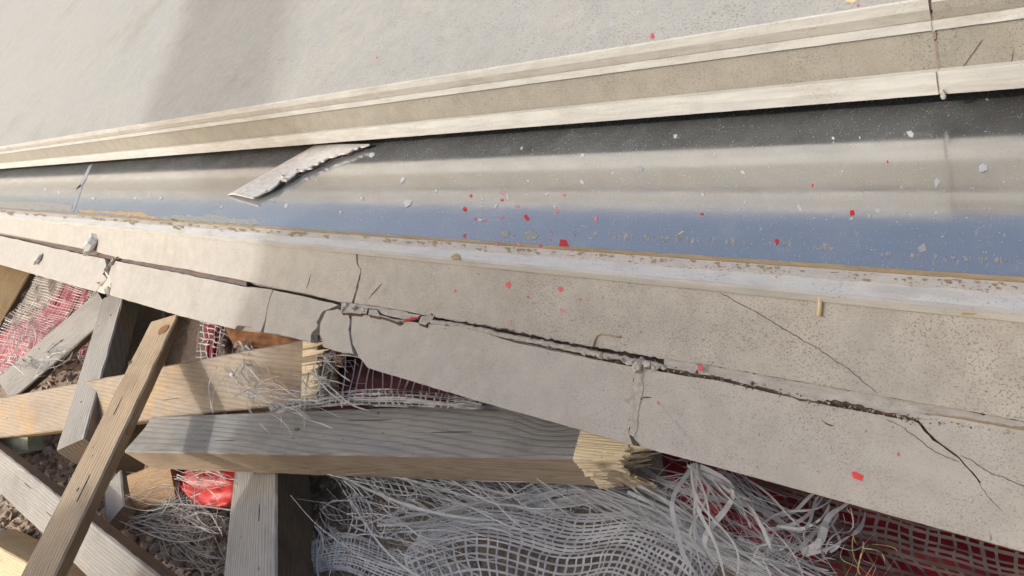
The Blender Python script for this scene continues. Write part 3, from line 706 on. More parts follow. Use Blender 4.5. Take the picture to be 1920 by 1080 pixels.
# splintered end of batten A
o, Mx, w1, w2, L = bA
bm = bmesh.new(); rnd = random.Random(3)
for i in range(560):
    a, b = rnd.uniform(0, w1 * .99), rnd.uniform(0, w2 * .95)
    u = rnd.random()
    if u < .6: b = rnd.uniform(-.001, .003)
    elif u < .8: a = rnd.uniform(-.001, .004)
    fa = a / w1
    reach = .016 + .105 * max(0, 1 - abs(fa - .55) * 1.7) * (1 - .6 * b / w2)
    wd, hh = rnd.choice((rnd.uniform(.0012, .003), rnd.uniform(.0012, .003), rnd.uniform(.003, .008))), rnd.uniform(.001, .0025)
    x0 = L - .03; l = .03 + reach * rnd.uniform(.7, 1.15) - .02 * (b / w2)
    l *= 1.7 if (i % 23 == 0 and fa > .3) else 1; bend = rnd.gauss(0, .002); q = []
    for f_ in (0, .35, .7, 1):
        k = 1 if f_ < .5 else (.9 if f_ < .9 else .12)
        off = (bend + .007 * (1 if fa < .6 else -.3)) * f_ ** 2; lift = .004 * f_ ** 2
        q.append([bm.verts.new((x0 + l * f_, a + off + s * wd * k * .5, Mx * (b + lift + t * hh * k * .5))) for s, t in ((-1, -1), (1, -1), (1, 1), (-1, 1))])
    for u, v in zip(q, q[1:]):
        for k in range(4): bm.faces.new((u[k], u[(k + 1) % 4], v[(k + 1) % 4], v[k]))
    bm.faces.new(q[0]); bm.faces.new(list(reversed(q[-1])))
for (c0, c1, d0, d1, ext, sh) in ((.02, .98, .02, .95, .010, .1), (.35, .75, .02, .5, .045, .25)):
    m_ = 9; rr_ = []
    for i in range(m_):
        f_ = i / (m_ - 1); k = 1 - .75 * f_ ** 1.6; ca = (c0 + c1) / 2 + sh * f_ * .4; ring = []
        for an in range(12):
            co, si = math.cos(an * math.pi / 6), math.sin(an * math.pi / 6)
            nz = 1 + .35 * noise.noise(Vector((an * 1.9, f_ * 2, c0 * 9)))
            ring.append(bm.verts.new((L - .03 + (ext + .03) * f_ + .006 * noise.noise(Vector((an * 3.1, f_ * 5, 1))), w1 * (ca + (c1 - c0) / 2 * co * k * nz), Mx * w2 * max(.0, ((d0 + d1) / 2 + (d1 - d0) / 2 * si * k * nz)))))
        if rr_:
            for q_ in range(12): bm.faces.new((rr_[q_], rr_[(q_ + 1) % 12], ring[(q_ + 1) % 12], ring[q_]))
        rr_ = ring
    bm.faces.new(rr_)
mesh_obj('splintered_end', bm, m_fresh, o)
# fresh skin where the wood tore along its two visible faces
bm = bmesh.new()
def skin(face, x0, x1):
    pts = [];  n = 14
    n = 34; lo = [(L - x0 - rnd.uniform(0, .014) - (.03 if k % 5 == 0 else 0) * rnd.random() + .035 * (k / n if face == 0 else k / n), k / n) for k in range(n + 1)]
    for x, k in lo: pts.append((x, k))
    for x, k in reversed(lo): pts.append((L + x1 + rnd.uniform(-.006, .006), k))
    if face == 0: vs = [Vector((x, k * w1 * .92, -.0012 * Mx)) for x, k in pts]; nn = Vector((0, 0, -Mx))
    else: vs = [Vector((x, -.0012, Mx * k * w2)) for x, k in pts]; nn = Vector((0, -1, 0))
    add_plate(bm, vs, nn, .003, 0, 0)
skin(0, -.012, .03); skin(1, -.008, .018)
bmesh.ops.triangulate(bm, faces=[f for f in bm.faces if len(f.verts) > 4], ngon_method='EAR_CLIP')
mesh_obj('torn_wood', bm, m_fresh, o)
# board Y: broken right end splinters and the screw
o, Mx, w1, w2, L = bY
bm = bmesh.new()
for i in range(40):
    a = rnd.uniform(0, w1); x0 = L - .03; l = rnd.uniform(.02, .06)
    lumpw = rnd.uniform(.002, .006)
    q = [[bm.verts.new((px_, a + s * lumpw * k * .5, Mx * (.001 + t * .003 * k))) for s, t in ((-1, -1), (1, -1), (1, 1), (-1, 1))] for px_, k in ((x0, 1), (x0 + l * .6, .8), (x0 + l, .2))]
    for u, v in zip(q, q[1:]):
        for k in range(4): bm.faces.new((u[k], u[(k + 1) % 4], v[(k + 1) % 4], v[k]))
    bm.faces.new(q[0]); bm.faces.new(list(reversed(q[-1])))
mesh_obj('splintered_end', bm, m_fresh, o)

m_knot = wood('knot_wood', (0.36, 0.17, 0.06), (0.42, 0.23, 0.10), (0.18, 0.07, 0.03), ring=500)
def knot(b, t, a, r, asp=1.5, face=1, nm='knot', mat=None, h=.001):
    o, hz, w1, w2, L = b; bm = bmesh.new(); n = 14
    top = []
    for k in range(n):
        an = k * 6.283 / n; rr = r * (1 + .18 * noise.noise(Vector((k * .9, t * 9, 2))))
        u, v = L * t + rr * asp * math.cos(an), a + rr * math.sin(an)
        top.append(Vector((u, v, -hz * h)) if face == 1 else Vector((u, -h, hz * v)))
    add_plate(bm, top, Vector((0, 0, -hz)) if face == 1 else Vector((0, -1, 0)), .003, 0, 0)
    k_ = mesh_obj(nm, bm, mat or m_knot, o); return k_
knot(bB, .93, bB[2] * .30, .010, 1.3); knot(bB, .50, .010, .005, 2.0, 2, mat=m_knot); knot(bB, .80, bB[2] * .97, .003, 1.6, mat=m_bed)
knot(bY, .60, bY[2] * .22, .008, 1.2, mat=m_wY); knot(bA, .47, bA[2] * .55, .0025, 2.6, mat=m_bed)
for q_ in range(26):
    bb = (bA, bA, bB, bD, bC, bY, bB2, bB3)[q_ % 8]; knot(bb, random.uniform(.1, .92), bb[2] * random.uniform(.12, .88), random.uniform(.0006, .0016), random.uniform(1, 4), nm='nail_hole' if q_ % 3 else 'dent', mat=m_bed, h=.0004)
for b_, t_, a_, asp_, r_ in ((bA, .30, .3, 60, .0005), (bA, .62, .72, 75, .0006), (bA, .78, .45, 55, .0006), (bD, .55, .5, 60, .0006), (bD, .4, .3, 40, .0007), (bC, .5, .35, 50, .0005), (bY, .45, .6, 60, .0007), (bY, .7, .35, 50, .0006), (bB, .3, .4, 50, .0005), (bB, .6, .6, 40, .0005), (bB3, .5, .5, 40, .0007)):
    knot(b_, t_, b_[2] * a_, r_, asp_, nm='drying_split', mat=m_crack, h=.0007)
knot(bY, .84, bY[2] * .62, .004, 1.2, nm='screw', mat=m_screw, h=.002)

# ------------------------------------------------------------------ ground and gravel
GZ = -.40
bm = bmesh.new(); N = 90
gv = [[None] * (N + 1) for _ in range(N + 1)]
def ground_z(x, y):
    z = GZ + .018 * noise.noise(Vector((x * 4, y * 4, 0))) + .006 * noise.noise(Vector((x * 22, y * 22, 3)))
    return z
for i in range(N + 1):
    for j in range(N + 1):
        u = (i / N * 2 - 1); v = (j / N * 2 - 1)
        x = -1.0 + 3.0 * u; y = .3 + 2.0 * v
        if abs(u) > .97: x = -1 + 150 * (1 if u > 0 else -1)
        if abs(v) > .97: y = 150 * (1 if v > 0 else -1)
        gv[i][j] = bm.verts.new((x, y, ground_z(x, y) if abs(x) < 20 and abs(y) < 20 else GZ))
for i in range(N):
    for j in range(N): bm.faces.new((gv[i][j], gv[i + 1][j], gv[i + 1][j + 1], gv[i][j + 1]))
m_ground = plain('gravelly_soil', (0.27, 0.22, 0.17), 0.95, 0.45, 70)
o = mesh_obj('ground', bm, m_ground, None, True); tag(o, kind='structure')
a = M('gravel_stones', 0.8)
geo = a.n('ShaderNodeNewGeometry')
vv = a.ramp(geo.outputs['Random Per Island'], [(0, (0.20, 0.15, 0.11)), (0.25, (0.40, 0.32, 0.25)), (0.5, (0.30, 0.29, 0.27)), (0.75, (0.50, 0.44, 0.37)), (1, (0.33, 0.24, 0.18))])
a.color(a.mix(a.ramp(a.noise(300, 3), [(.35, .35), (.6, 0)]), vv, (.1, .08, .07))); a.bump(a.noise(260, 3), .001, .6)
m_gravel = a.m
bm = bmesh.new(); rnd = random.Random(11)
protos = []
for k in range(14):
    t = bmesh.new(); lump(t, Vector((0, 0, 0)), 1, (rnd.uniform(.8, 1.3), rnd.uniform(.6, 1), rnd.uniform(.4, .75)), k + 1, 1 if k > 4 else 2, 0, .4)
    protos.append(([v.co.copy() for v in t.verts], [[v.index for v in f.verts] for f in t.faces])); t.verts.ensure_lookup_table(); t.free()
def scatter(n, box, r0, r1):
    for i in range(n):
        px, py = rnd.uniform(box[0], box[2]), rnd.uniform(box[1], box[3])
        p = zat(px, py, GZ); p.z = ground_z(p.x, p.y)
        r = r0 * (r1 / r0) ** (rnd.random() ** 2.2)
        vs, fs = protos[rnd.randrange(14)]
        R_ = Matrix.Rotation(rnd.uniform(0, 6.28), 3, 'Z') @ Matrix.Rotation(rnd.uniform(-.5, .5), 3, 'X')
        nv = [bm.verts.new(p + R_ @ (v * r) + Vector((0, 0, r * .3))) for v in vs]
        for f in fs: bm.faces.new([nv[q] for q in f])
scatter(700, (40, 780, 190, 960), .004, .018)
scatter(1900, (180, 880, 450, 1100), .002, .013)
scatter(260, (-60, 900, 80, 1010), .004, .016)
scatter(250, (60, 640, 230, 760), .004, .016)
scatter(500, (560, 880, 900, 1090), .002, .009)
scatter(300, (-80, 560, 120, 700), .004, .015)
o = mesh_obj('gravel', bm, m_gravel); tag(o, kind='stuff', label='loose mixed gravel and pebbles on the ground', cat='gravel')

# ------------------------------------------------------------------ netting
def net_mat(name, c, tr=.25):
    a = M(name, .55); a.color(a.mix(a.ramp(a.noise(120, 3), [(.3, 0), (.7, 1)]), tuple(x * .8 for x in c), c))
    a.b.inputs['Subsurface Weight'].default_value = 0
    t = a.n('ShaderNodeBsdfTranslucent'); t.inputs[0].default_value = (*c, 1)
    mx = a.n('ShaderNodeMixShader'); mx.inputs[0].default_value = tr; a.link(a.b.outputs[0], mx.inputs[1]); a.link(t.outputs[0], mx.inputs[2])
    a.link(mx.outputs[0], a.t.nodes['Material Output'].inputs[0])
    return a.m
m_net = net_mat('white_netting', (.56, .585, .61))
m_netb = net_mat('white_netting_bright', (.62, .62, .60))
m_netd = net_mat('dark_netting', (.11, .09, .09))  # dark brown-grey strands for the lower right net
def cat_rom(p0, p1, p2, p3, t):
    return tuple(.5 * ((2 * b) + (c - a) * t + (2 * a - 5 * b + 4 * c - d) * t * t + (3 * b - a - 3 * c + d) * t ** 3) for a, b, c, d in zip(p0, p1, p2, p3))
def spl(row, t):
    n = len(row) - 1; s = min(max(t, 0), .99999) * n; i = int(s); f = s - i
    g = lambda k: row[min(max(k, 0), n)]
    return cat_rom(g(i - 1), g(i), g(i + 1), g(i + 2), f)
def surf(ctrl, u, v): return spl([spl(r, u) for r in ctrl], v)          # rows of (px, py, z)
def net(label, ctrl, nu, nv, wpx, mat, res=2, warp=.25, zamp=.004, seed=0, name='netting_sheet', holes=.0, wv=1.0, skipv=None, group=None, wu=1.0):
    """nu strands across, nv strands down a draped sheet; ctrl rows hold (pixel x, pixel y, height)"""
    bm = bmesh.new(); rnd = random.Random(seed)
    def P(u, v):
        uu = u + warp / nu * noise.noise(Vector((u * 6, v * 6, seed))) * 2
        vv = v + warp / nv * noise.noise(Vector((u * 6, v * 6, seed + 9))) * 2
        x, y, z = surf(ctrl, uu, vv)
        return zat(x, y, z + zamp * noise.noise(Vector((u * 9, v * 9, seed + 4))))
    def nrm(u, v):
        e_ = .01; a = P(u + e_, v) - P(u - e_, v); b = P(u, v + e_) - P(u, v - e_); n_ = a.cross(b)
        return n_.normalized() if n_.length > 1e-12 else Vector((0, 0, 1))
    camz = -Vector((XV.z, YV.z, ZV.z))
    def run(fn, k, wmul, jitter):
        prev = None; wj = wpx * wmul * rnd.uniform(.75, 1.25); gap = rnd.random() < holes; g0 = rnd.random(); g1 = g0 + rnd.uniform(.05, .25)
        for i in range(k + 1):
            t = i / k; u, v = fn(t)
            if gap and g0 < t < g1: prev = None; continue
            p = P(u, v); e_ = 1 / k; u2, v2 = fn(min(1, t + e_)); u1, v1 = fn(max(0, t - e_)); tg = P(u2, v2) - P(u1, v1)
            s = tg.cross(nrm(u, v))
            if s.length < 1e-12: prev = None; continue
            s.normalize(); wd = wj * (p - CAM).dot(camz) / F * .5 * rnd.uniform(.8, 1.2)
            cur = (bm.verts.new(p - s * wd), bm.verts.new(p + s * wd))
            if prev: bm.faces.new((prev[0], prev[1], cur[1], cur[0]))
            prev = cur
    for j in range(nv + 1):
        v = j / nv + rnd.gauss(0, .12) / nv
        run(lambda t, v=v: (t, v), nu * res, wu, 0)
    for j in range(nu + 1):
        u = j / nu + rnd.gauss(0, .12) / nu
        run(lambda t, u=u: (u, t), nv * res, wv, 0)
    o = mesh_obj(name, bm, mat); tag(o, label, 'netting', group)
    return o
# main white net, bottom centre (cells running towards the lower right)
n1 = net('white netting with open square cells draped at the bottom centre', [
    [(800, 975, -.275), (930, 940, -.255), (1090, 965, -.255), (1210, 958, -.245), (1290, 985, -.25), (1360, 1035, -.27)],
    [(780, 1010, -.28), (910, 975, -.255), (1070, 1005, -.265), (1190, 1000, -.25), (1270, 1030, -.255), (1330, 1085, -.27)],
    [(760, 1050, -.28), (890, 1015, -.26), (1050, 1050, -.27), (1160, 1045, -.255), (1240, 1080, -.26), (1300, 1130, -.27)],
    [(800, 1120, -.28), (900, 1090, -.26), (1030, 1120, -.27), (1140, 1110, -.255), (1220, 1145, -.26), (1270, 1190, -.27)]], 40, 17, 4.4, m_net, seed=1, holes=.05)
n9 = net('torn open weave of white netting stretched below the left half of the large batten', [
    [(600, 880, -.285), (700, 885, -.27), (800, 890, -.26), (900, 893, -.255), (1010, 898, -.25)],
    [(640, 915, -.29), (740, 925, -.272), (840, 925, -.262), (940, 928, -.257), (1050, 932, -.25)],
    [(660, 960, -.295), (780, 965, -.275), (880, 958, -.265), (980, 955, -.26), (1080, 955, -.25)],
    [(650, 1005, -.30), (770, 1010, -.28), (860, 1000, -.27), (940, 985, -.265), (1060, 970, -.255)]], 34, 9, 3.2, m_net, seed=15, holes=.3, warp=.9, zamp=.014, wv=.9, wu=.8)
n2 = net('dense folded band of white netting curving over the open cells', [
    [(960, 925, -.26), (1060, 900, -.25), (1190, 925, -.25), (1320, 985, -.25), (1440, 1040, -.25), (1560, 1110, -.25)],
    [(975, 945, -.255), (1080, 918, -.24), (1200, 948, -.24), (1320, 1008, -.24), (1430, 1070, -.24), (1540, 1140, -.25)],
    [(990, 965, -.265), (1100, 945, -.25), (1200, 968, -.25), (1300, 1030, -.25), (1400, 1095, -.25), (1500, 1170, -.25)]], 52, 26, 2.6, m_net, seed=2, holes=.1, wv=.6)
n3 = net('crumpled roll of white netting in the shade below the batten, left side', [
    [(585, 1015, -.33), (650, 1000, -.31), (740, 1030, -.30), (850, 1060, -.29), (960, 1110, -.29)],
    [(585, 1045, -.32), (650, 1035, -.30), (730, 1062, -.29), (830, 1095, -.28), (930, 1140, -.29)],
    [(590, 1075, -.33), (640, 1070, -.31), (710, 1095, -.30), (800, 1130, -.29), (900, 1180, -.29)]], 40, 16, 3.0, m_net, seed=3, holes=.2)
n4 = net('gathered white netting folded along the top of the large grey batten', [
    [(503, 758, -.162), (570, 744, -.155), (650, 733, -.152), (740, 730, -.15), (830, 738, -.15), (910, 752, -.15)],
    [(508, 768, -.158), (570, 758, -.15), (650, 748, -.148), (740, 745, -.147), (830, 753, -.147), (900, 762, -.15)],
    [(512, 776, -.162), (570, 768, -.155), (650, 760, -.152), (740, 762, -.15), (830, 765, -.15), (910, 768, -.15)]], 34, 8, 3.6, m_netb, seed=4, holes=.1)
n5 = net('fine white netting over red plastic at the left edge', [
    [(60, 510, -.20), (110, 522, -.20), (180, 545, -.20)],
    [(25, 560, -.23), (80, 580, -.215), (150, 600, -.22)],
    [(-20, 620, -.26), (40, 635, -.23), (100, 650, -.25)],
    [(-60, 700, -.28), (0, 700, -.26), (60, 720, -.28)]], 30, 40, 1.5, m_netb, seed=5, holes=.08, zamp=.012)
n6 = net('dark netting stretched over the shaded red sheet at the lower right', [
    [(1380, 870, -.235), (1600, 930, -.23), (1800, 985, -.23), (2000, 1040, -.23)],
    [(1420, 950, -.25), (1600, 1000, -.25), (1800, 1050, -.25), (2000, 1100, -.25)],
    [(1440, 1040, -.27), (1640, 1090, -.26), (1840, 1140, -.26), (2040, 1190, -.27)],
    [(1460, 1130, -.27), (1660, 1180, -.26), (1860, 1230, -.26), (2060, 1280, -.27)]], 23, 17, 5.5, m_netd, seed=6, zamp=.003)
n7 = net('small white net fan between the dark gap and the knotty board', [
    [(375, 590, -.225), (405, 598, -.215), (435, 612, -.225)],
    [(370, 640, -.235), (400, 645, -.225), (420, 655, -.235)],
    [(365, 700, -.25), (395, 700, -.24), (410, 700, -.25)]], 6, 11, 2.2, m_net, seed=7, zamp=.006)
n8 = net('bit of white netting hanging from the sloping beam by the pale post', [
    [(150, 640, -.275), (165, 628, -.265), (185, 620, -.26)],
    [(146, 668, -.285), (160, 665, -.275), (180, 650, -.27)],
    [(160, 690, -.29), (170, 690, -.28), (185, 685, -.28)]], 6, 8, 2.2, m_netb, seed=8, zamp=.004)
# red sheets
def sheet(label, ctrl, mat, seed=0, amp=.004, name='plastic_sheet', cat='sheet', n=26, ragged=.0):
    bm = bmesh.new(); G = []
    for j in range(n + 1):
        row = []
        for i in range(n + 1):
            u, v = i / n, j / n
            if i in (0, n) or j in (0, n): u += ragged * noise.noise(Vector((u * 20, v * 20, seed))); v += ragged * noise.noise(Vector((u * 20, v * 20, seed + 5)))
            x, y, z = surf(ctrl, u, v); row.append(bm.verts.new(zat(x, y, z + amp * noise.noise(Vector((u * 5, v * 5, seed))))))
        G.append(row)
    for j in range(n):
        for i in range(n): bm.faces.new((G[j][i], G[j][i + 1], G[j + 1][i + 1], G[j + 1][i]))
    o = mesh_obj(name, bm, mat, None, True); tag(o, label, cat)
    md = o.modifiers.new('thickness', 'SOLIDIFY'); md.thickness = .0008
    return o
sheet('bright red plastic sheet left of the short vertical batten', [[(312, 872, -.33), (380, 868, -.325), (450, 870, -.33)], [(340, 915, -.345), (400, 912, -.34), (455, 905, -.34)], [(368, 948, -.36), (415, 950, -.355), (455, 942, -.36)]], m_redsheet, 1)
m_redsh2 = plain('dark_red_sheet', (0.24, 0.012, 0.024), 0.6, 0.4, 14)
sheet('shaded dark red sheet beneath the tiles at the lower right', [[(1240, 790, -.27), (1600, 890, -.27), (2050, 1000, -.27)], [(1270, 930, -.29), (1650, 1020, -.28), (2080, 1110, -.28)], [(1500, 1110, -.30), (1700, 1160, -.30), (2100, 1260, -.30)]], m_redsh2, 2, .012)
sheet('crumpled red scrap behind the loose fibres right of the splintered wood', [[(1285, 905, -.262), (1330, 900, -.258), (1375, 915, -.262)], [(1300, 940, -.268), (1340, 935, -.26), (1370, 945, -.268)], [(1330, 962, -.275), (1350, 968, -.27), (1370, 965, -.275)]], m_redsheet, 3, .008, ragged=.05)
sheet('red plastic under the fine white netting at the left edge', [[(120, 528, -.22), (145, 535, -.22), (175, 545, -.22)], [(70, 590, -.25), (110, 600, -.235), (140, 600, -.25)], [(-60, 640, -.28), (20, 660, -.27), (80, 660, -.28)], [(-60, 710, -.30), (0, 700, -.29), (40, 700, -.30)]], plain('pinkish_red_sheet', (0.42, 0.07, 0.10), 0.6, .3, 20), 4, .012, ragged=.05)
sheet('red strip inside the small net fan', [[(385, 590, -.24), (400, 594, -.235), (412, 600, -.24)], [(386, 640, -.25), (400, 645, -.245), (410, 650, -.25)], [(388, 690, -.26), (398, 692, -.255), (405, 692, -.26)]], m_redsh2, 5, .004)
sheet('red scrap behind the white netting beside the pale post', [[(150, 625, -.30), (190, 615, -.295)], [(148, 670, -.31), (190, 680, -.305)]], m_redsh2, 6, .004)
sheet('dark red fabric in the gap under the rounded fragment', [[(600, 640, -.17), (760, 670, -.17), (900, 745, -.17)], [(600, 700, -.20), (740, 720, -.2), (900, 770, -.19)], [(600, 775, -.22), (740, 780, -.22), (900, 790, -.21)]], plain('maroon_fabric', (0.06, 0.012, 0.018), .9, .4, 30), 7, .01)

sheet('dark sheet painted as deep shade in the gap above the knotty board', [[(310, 560, -.26), (450, 590, -.25), (600, 640, -.24)], [(310, 640, -.28), (450, 650, -.27), (600, 690, -.26)], [(310, 730, -.31), (450, 730, -.30), (600, 740, -.29)]], m_bed, 12, .006, name='gap_shade_sheet', cat='board')  # dark sheet stands in for the deep shade of the gap
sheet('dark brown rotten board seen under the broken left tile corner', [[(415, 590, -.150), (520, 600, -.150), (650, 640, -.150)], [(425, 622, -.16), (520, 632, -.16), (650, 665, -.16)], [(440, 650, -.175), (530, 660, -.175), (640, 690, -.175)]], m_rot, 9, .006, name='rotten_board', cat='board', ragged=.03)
hair(bpy.data.objects['riser_tile.001'], [(1843, 74), (1828, 95), (1812, 118), (1793, 146)], pR, 1.6, seed=31, off=.0006)
hair(bpy.data.objects['riser_tile.001'], [(1900, 92), (1898, 112), (1888, 136)], pR, 1.0, seed=32, off=.0006)
# ------------------------------------------------------------------ frayed strands
camz = -Vector((XV.z, YV.z, ZV.z))
def strands(name, parent, specs, mat, label=None):
    """specs: (start box, end box, n, sag px, width px, z0, z1)"""
    bm = bmesh.new(); rnd = random.Random(len(specs) * 7 + 1)
    for (x0, y0, r0), (x1, y1, r1), n, bend, wpx, z0, z1 in specs:
        for k in range(n):
            a = (x0 + rnd.gauss(0, r0), y0 + rnd.gauss(0, r0 * .5)); b = (x1 + rnd.gauss(0, r1), y1 + rnd.gauss(0, r1 * .7))
            dx, dy = b[0] - a[0], b[1] - a[1]; l = math.hypot(dx, dy) + 1e-3; nx, ny = -dy / l, dx / l
            b1_, b2_ = rnd.gauss(0, bend), rnd.gauss(0, bend); m = 14; kf = rnd.gauss(0, bend * .25); kp = rnd.uniform(0, 6); pts = []
            za, zb = z0 + rnd.gauss(0, .006), z1 + rnd.gauss(0, .009)
            for i in range(m + 1):
                t = i / m; o_ = b1_ * math.sin(math.pi * t) + b2_ * .5 * math.sin(2 * math.pi * t) + kf * math.sin(9 * t + kp) * t
                z = za + (zb - za) * t + .010 * math.sin(math.pi * t) * rnd.uniform(.8, 1.2) * (1 if k % 2 else .3)
                pts.append(zat(a[0] + dx * t + nx * o_, a[1] + dy * t + ny * o_, z))
            d = (pts[0] - CAM).dot(camz)
            nn = (CAM - pts[0]).normalized() + Vector((rnd.gauss(0, .5), rnd.gauss(0, .5), rnd.gauss(0, .5)))
            wf = min(1.7, max(.22, rnd.lognormvariate(-.35, .5)))
            ribbon(bm, pts, wpx * wf * d / F, nn.normalized(), twist=rnd.gauss(0, .6))
    o = mesh_obj(name, bm, mat, parent)
    if label: tag(o, label, 'fibres')
    return o
def S_(x0, y0, r0, x1, y1, r1, n, bend, w, z0, z1): return ((x0, y0, r0), (x1, y1, r1), n, bend, w, z0, z1)
strands('frayed_strands', n1, [
    S_(650, 885, 30, 900, 970, 50, 12, 14, 2.6, -.26, -.25), S_(740, 888, 50, 960, 960, 50, 14, 12, 2.6, -.25, -.245),
    S_(880, 893, 60, 1060, 955, 50, 20, 9, 2.6, -.245, -.245), S_(1000, 895, 50, 1130, 950, 40, 22, 8, 2.4, -.245, -.245), S_(640, 930, 30, 860, 1060, 50, 7, 18, 2.2, -.28, -.27),
    S_(720, 985, 20, 1000, 935, 60, 12, 12, 3, -.27, -.25), S_(760, 1000, 25, 900, 1010, 60, 12, 14, 2.4, -.26, -.26), S_(700, 920, 50, 800, 1000, 60, 12, 18, .9, -.255, -.255),
    S_(600, 950, 12, 660, 990, 30, 12, 12, 1.4, -.31, -.31), S_(720, 930, 6, 705, 1020, 6, 2, 8, 3.0, -.235, -.25),
    S_(700, 900, 30, 720, 960, 60, 8, 18, 1.4, -.27, -.27), S_(760, 1000, 30, 850, 1060, 40, 8, 14, 2.0, -.26, -.26),
    S_(610, 990, 14, 640, 1070, 30, 18, 14, 1.6, -.31, -.31)], m_net)
strands('frayed_strands', n2, [
    S_(1060, 905, 40, 1290, 985, 30, 10, 10, 2.6, -.24, -.24), S_(1200, 905, 20, 1440, 1060, 40, 12, 14, 5.5, -.225, -.23),
    S_(1298, 872, 8, 1345, 1090, 40, 9, 26, 9.0, -.180, -.21), S_(1310, 880, 8, 1480, 1040, 35, 12, 16, 6.5, -.19, -.22),
    S_(1230, 900, 30, 1400, 960, 40, 16, 22, 2.0, -.22, -.22), S_(1400, 1010, 25, 1560, 1095, 30, 26, 8, 3.4, -.225, -.23),
    S_(1360, 885, 15, 1470, 985, 20, 24, 5, 2.2, -.20, -.215), S_(1290, 900, 15, 1310, 940, 40, 16, 22, 1.8, -.205, -.22),
    S_(1440, 985, 15, 1560, 925, 18, 5, 18, 9.0, -.21, -.2), S_(1500, 1040, 12, 1600, 950, 18, 4, 26, 8.0, -.215, -.2),
    S_(1420, 1040, 25, 1500, 1010, 30, 18, 22, 2.4, -.215, -.215), S_(1100, 935, 20, 1500, 1080, 30, 20, 10, 2.0, -.225, -.225),
    S_(1550, 1040, 12, 1570, 960, 14, 4, 16, 7.0, -.215, -.205), S_(1250, 910, 60, 1380, 1000, 80, 60, 22, 1.0, -.22, -.225), S_(1480, 1030, 40, 1540, 990, 50, 30, 22, .9, -.21, -.21)], m_net)
strands('frayed_strands', n4, [
    S_(462, 660, 8, 480, 720, 35, 22, 12, 2.0, -.165, -.165), S_(470, 735, 12, 560, 770, 40, 24, 10, 2.0, -.155, -.15), S_(470, 735, 14, 430, 690, 40, 16, 14, 1.6, -.16, -.165),
    S_(410, 690, 3, 398, 775, 4, 2, 6, 2.4, -.165, -.165), S_(450, 648, 10, 460, 655, 10, 12, 12, 2.2, -.16, -.16),
    S_(590, 700, 20, 640, 745, 30, 20, 10, 1.8, -.15, -.148), S_(600, 670, 12, 650, 690, 22, 16, 8, 1.4, -.14, -.14),
    S_(620, 665, 10, 600, 740, 15, 12, 10, 1.8, -.14, -.148), S_(575, 700, 4, 574, 800, 6, 2, 6, 2.4, -.15, -.15), S_(360, 820, 5, 440, 770, 10, 1, 10, 1.2, -.15, -.155)], m_netb)
bm = bmesh.new(); rnd = random.Random(21)
for i in range(17):                                   # ladder of short strands above the gathered net
    x = 640 + i * 15 + rnd.gauss(0, 2); top_ = mU(x, .2775) - 8
    pts = [zat(x + 6 - t * 8 + 3 * math.sin(t * 3 + i), top_ + (742 + max(0, (x - 800) * .13) - top_) * t, -.14 + .002 * t - .012 * math.sin(t * 3)) for t in [k / 7 for k in range(8)]]
    ribbon(bm, pts, .0018 * rnd.uniform(.6, 1.2))
mesh_obj('bridging_strands', bm, m_net, n4)
strands('frayed_strands', n5, [S_(60, 600, 25, 30, 690, 20, 26, 12, 1.8, -.21, -.22), S_(130, 655, 15, 60, 690, 25, 10, 10, 1.6, -.21, -.22), S_(140, 645, 6, 70, 670, 10, 4, 12, 1.6, -.2, -.2)], m_netb)
o = strands('fibre_tangle', None, [
    S_(250, 965, 20, 380, 960, 40, 60, 14, 1.5, -.365, -.36), S_(330, 960, 30, 400, 1000, 25, 50, 16, 1.5, -.36, -.365), S_(230, 940, 8, 330, 905, 20, 10, 12, 1.3, -.34, -.33),
    S_(340, 890, 12, 430, 900, 14, 24, 12, 1.6, -.31, -.31), S_(385, 895, 10, 360, 950, 18, 10, 8, 1.3, -.31, -.34), S_(300, 1010, 25, 400, 1060, 25, 24, 18, 1.4, -.37, -.37),
    S_(330, 880, 14, 320, 960, 14, 14, 10, 1.4, -.34, -.35)], m_netb, 'tangle of loose pale fibres over the gravel and red plastic at the lower left')
o['kind'] = 'stuff'
o = strands('fibre_wisps', None, [S_(1210, 800, 8, 1180, 830, 6, 6, 3, 1.2, -.13, -.14), S_(1590, 940, 3, 1605, 990, 3, 2, 5, 1.8, -.2, -.2), S_(1600, 1010, 20, 1640, 1080, 20, 8, 20, 1.8, -.23, -.24), S_(1850, 955, 6, 1880, 990, 6, 3, 8, 1.5, -.2, -.2)], m_straw, 'thin straw coloured wisps in front of the dark netting at the lower right')
o['kind'] = 'stuff'

# ------------------------------------------------------------------ flakes
def surf_for(px, py):
    if px < 0: return pM
    m = (py - 357) / (px + 510)
    if m < -.133 - .0: return pSlab
    if m < -.08: return pR
    if m < .0665: return pM
    if m < .1: return Plane(s1, s4)
    if m < .181: return pU
    return pL
def flake(name, label, px, py, r, mat, seed, group=None, cat='flake', asp=.7, rot=None, off=.0004):
    rnd = random.Random(seed); bm = bmesh.new(); pl = surf_for(px, py); n = rnd.choice((4, 5, 5, 6))
    a0 = rnd.uniform(0, 6.28) if rot is None else rot; asp = asp * rnd.uniform(.7, 1.3); pix = []
    for k in range(n):
        a = k * 6.283 / n + rnd.uniform(-.35, .35); rr = r * .82 * rnd.uniform(.55, 1.2); x, y = rr * math.cos(a), rr * math.sin(a) * asp
        pix.append((px + x * math.cos(a0) - y * math.sin(a0), py + x * math.sin(a0) + y * math.cos(a0)))
    c = pl.hit(px, py, off); th = .0003; tilt = rnd.uniform(0, .05)
    pts = [pl.hit(x, y, off) for x, y in pix]; pts = [p + pl.n * abs(tilt) * (p - c).length for p in pts]
    add_plate(bm, pts, pl.n, th, 0, 0)
    o = mesh_obj(name, bm, mat); tag(o, label, cat, group); return o
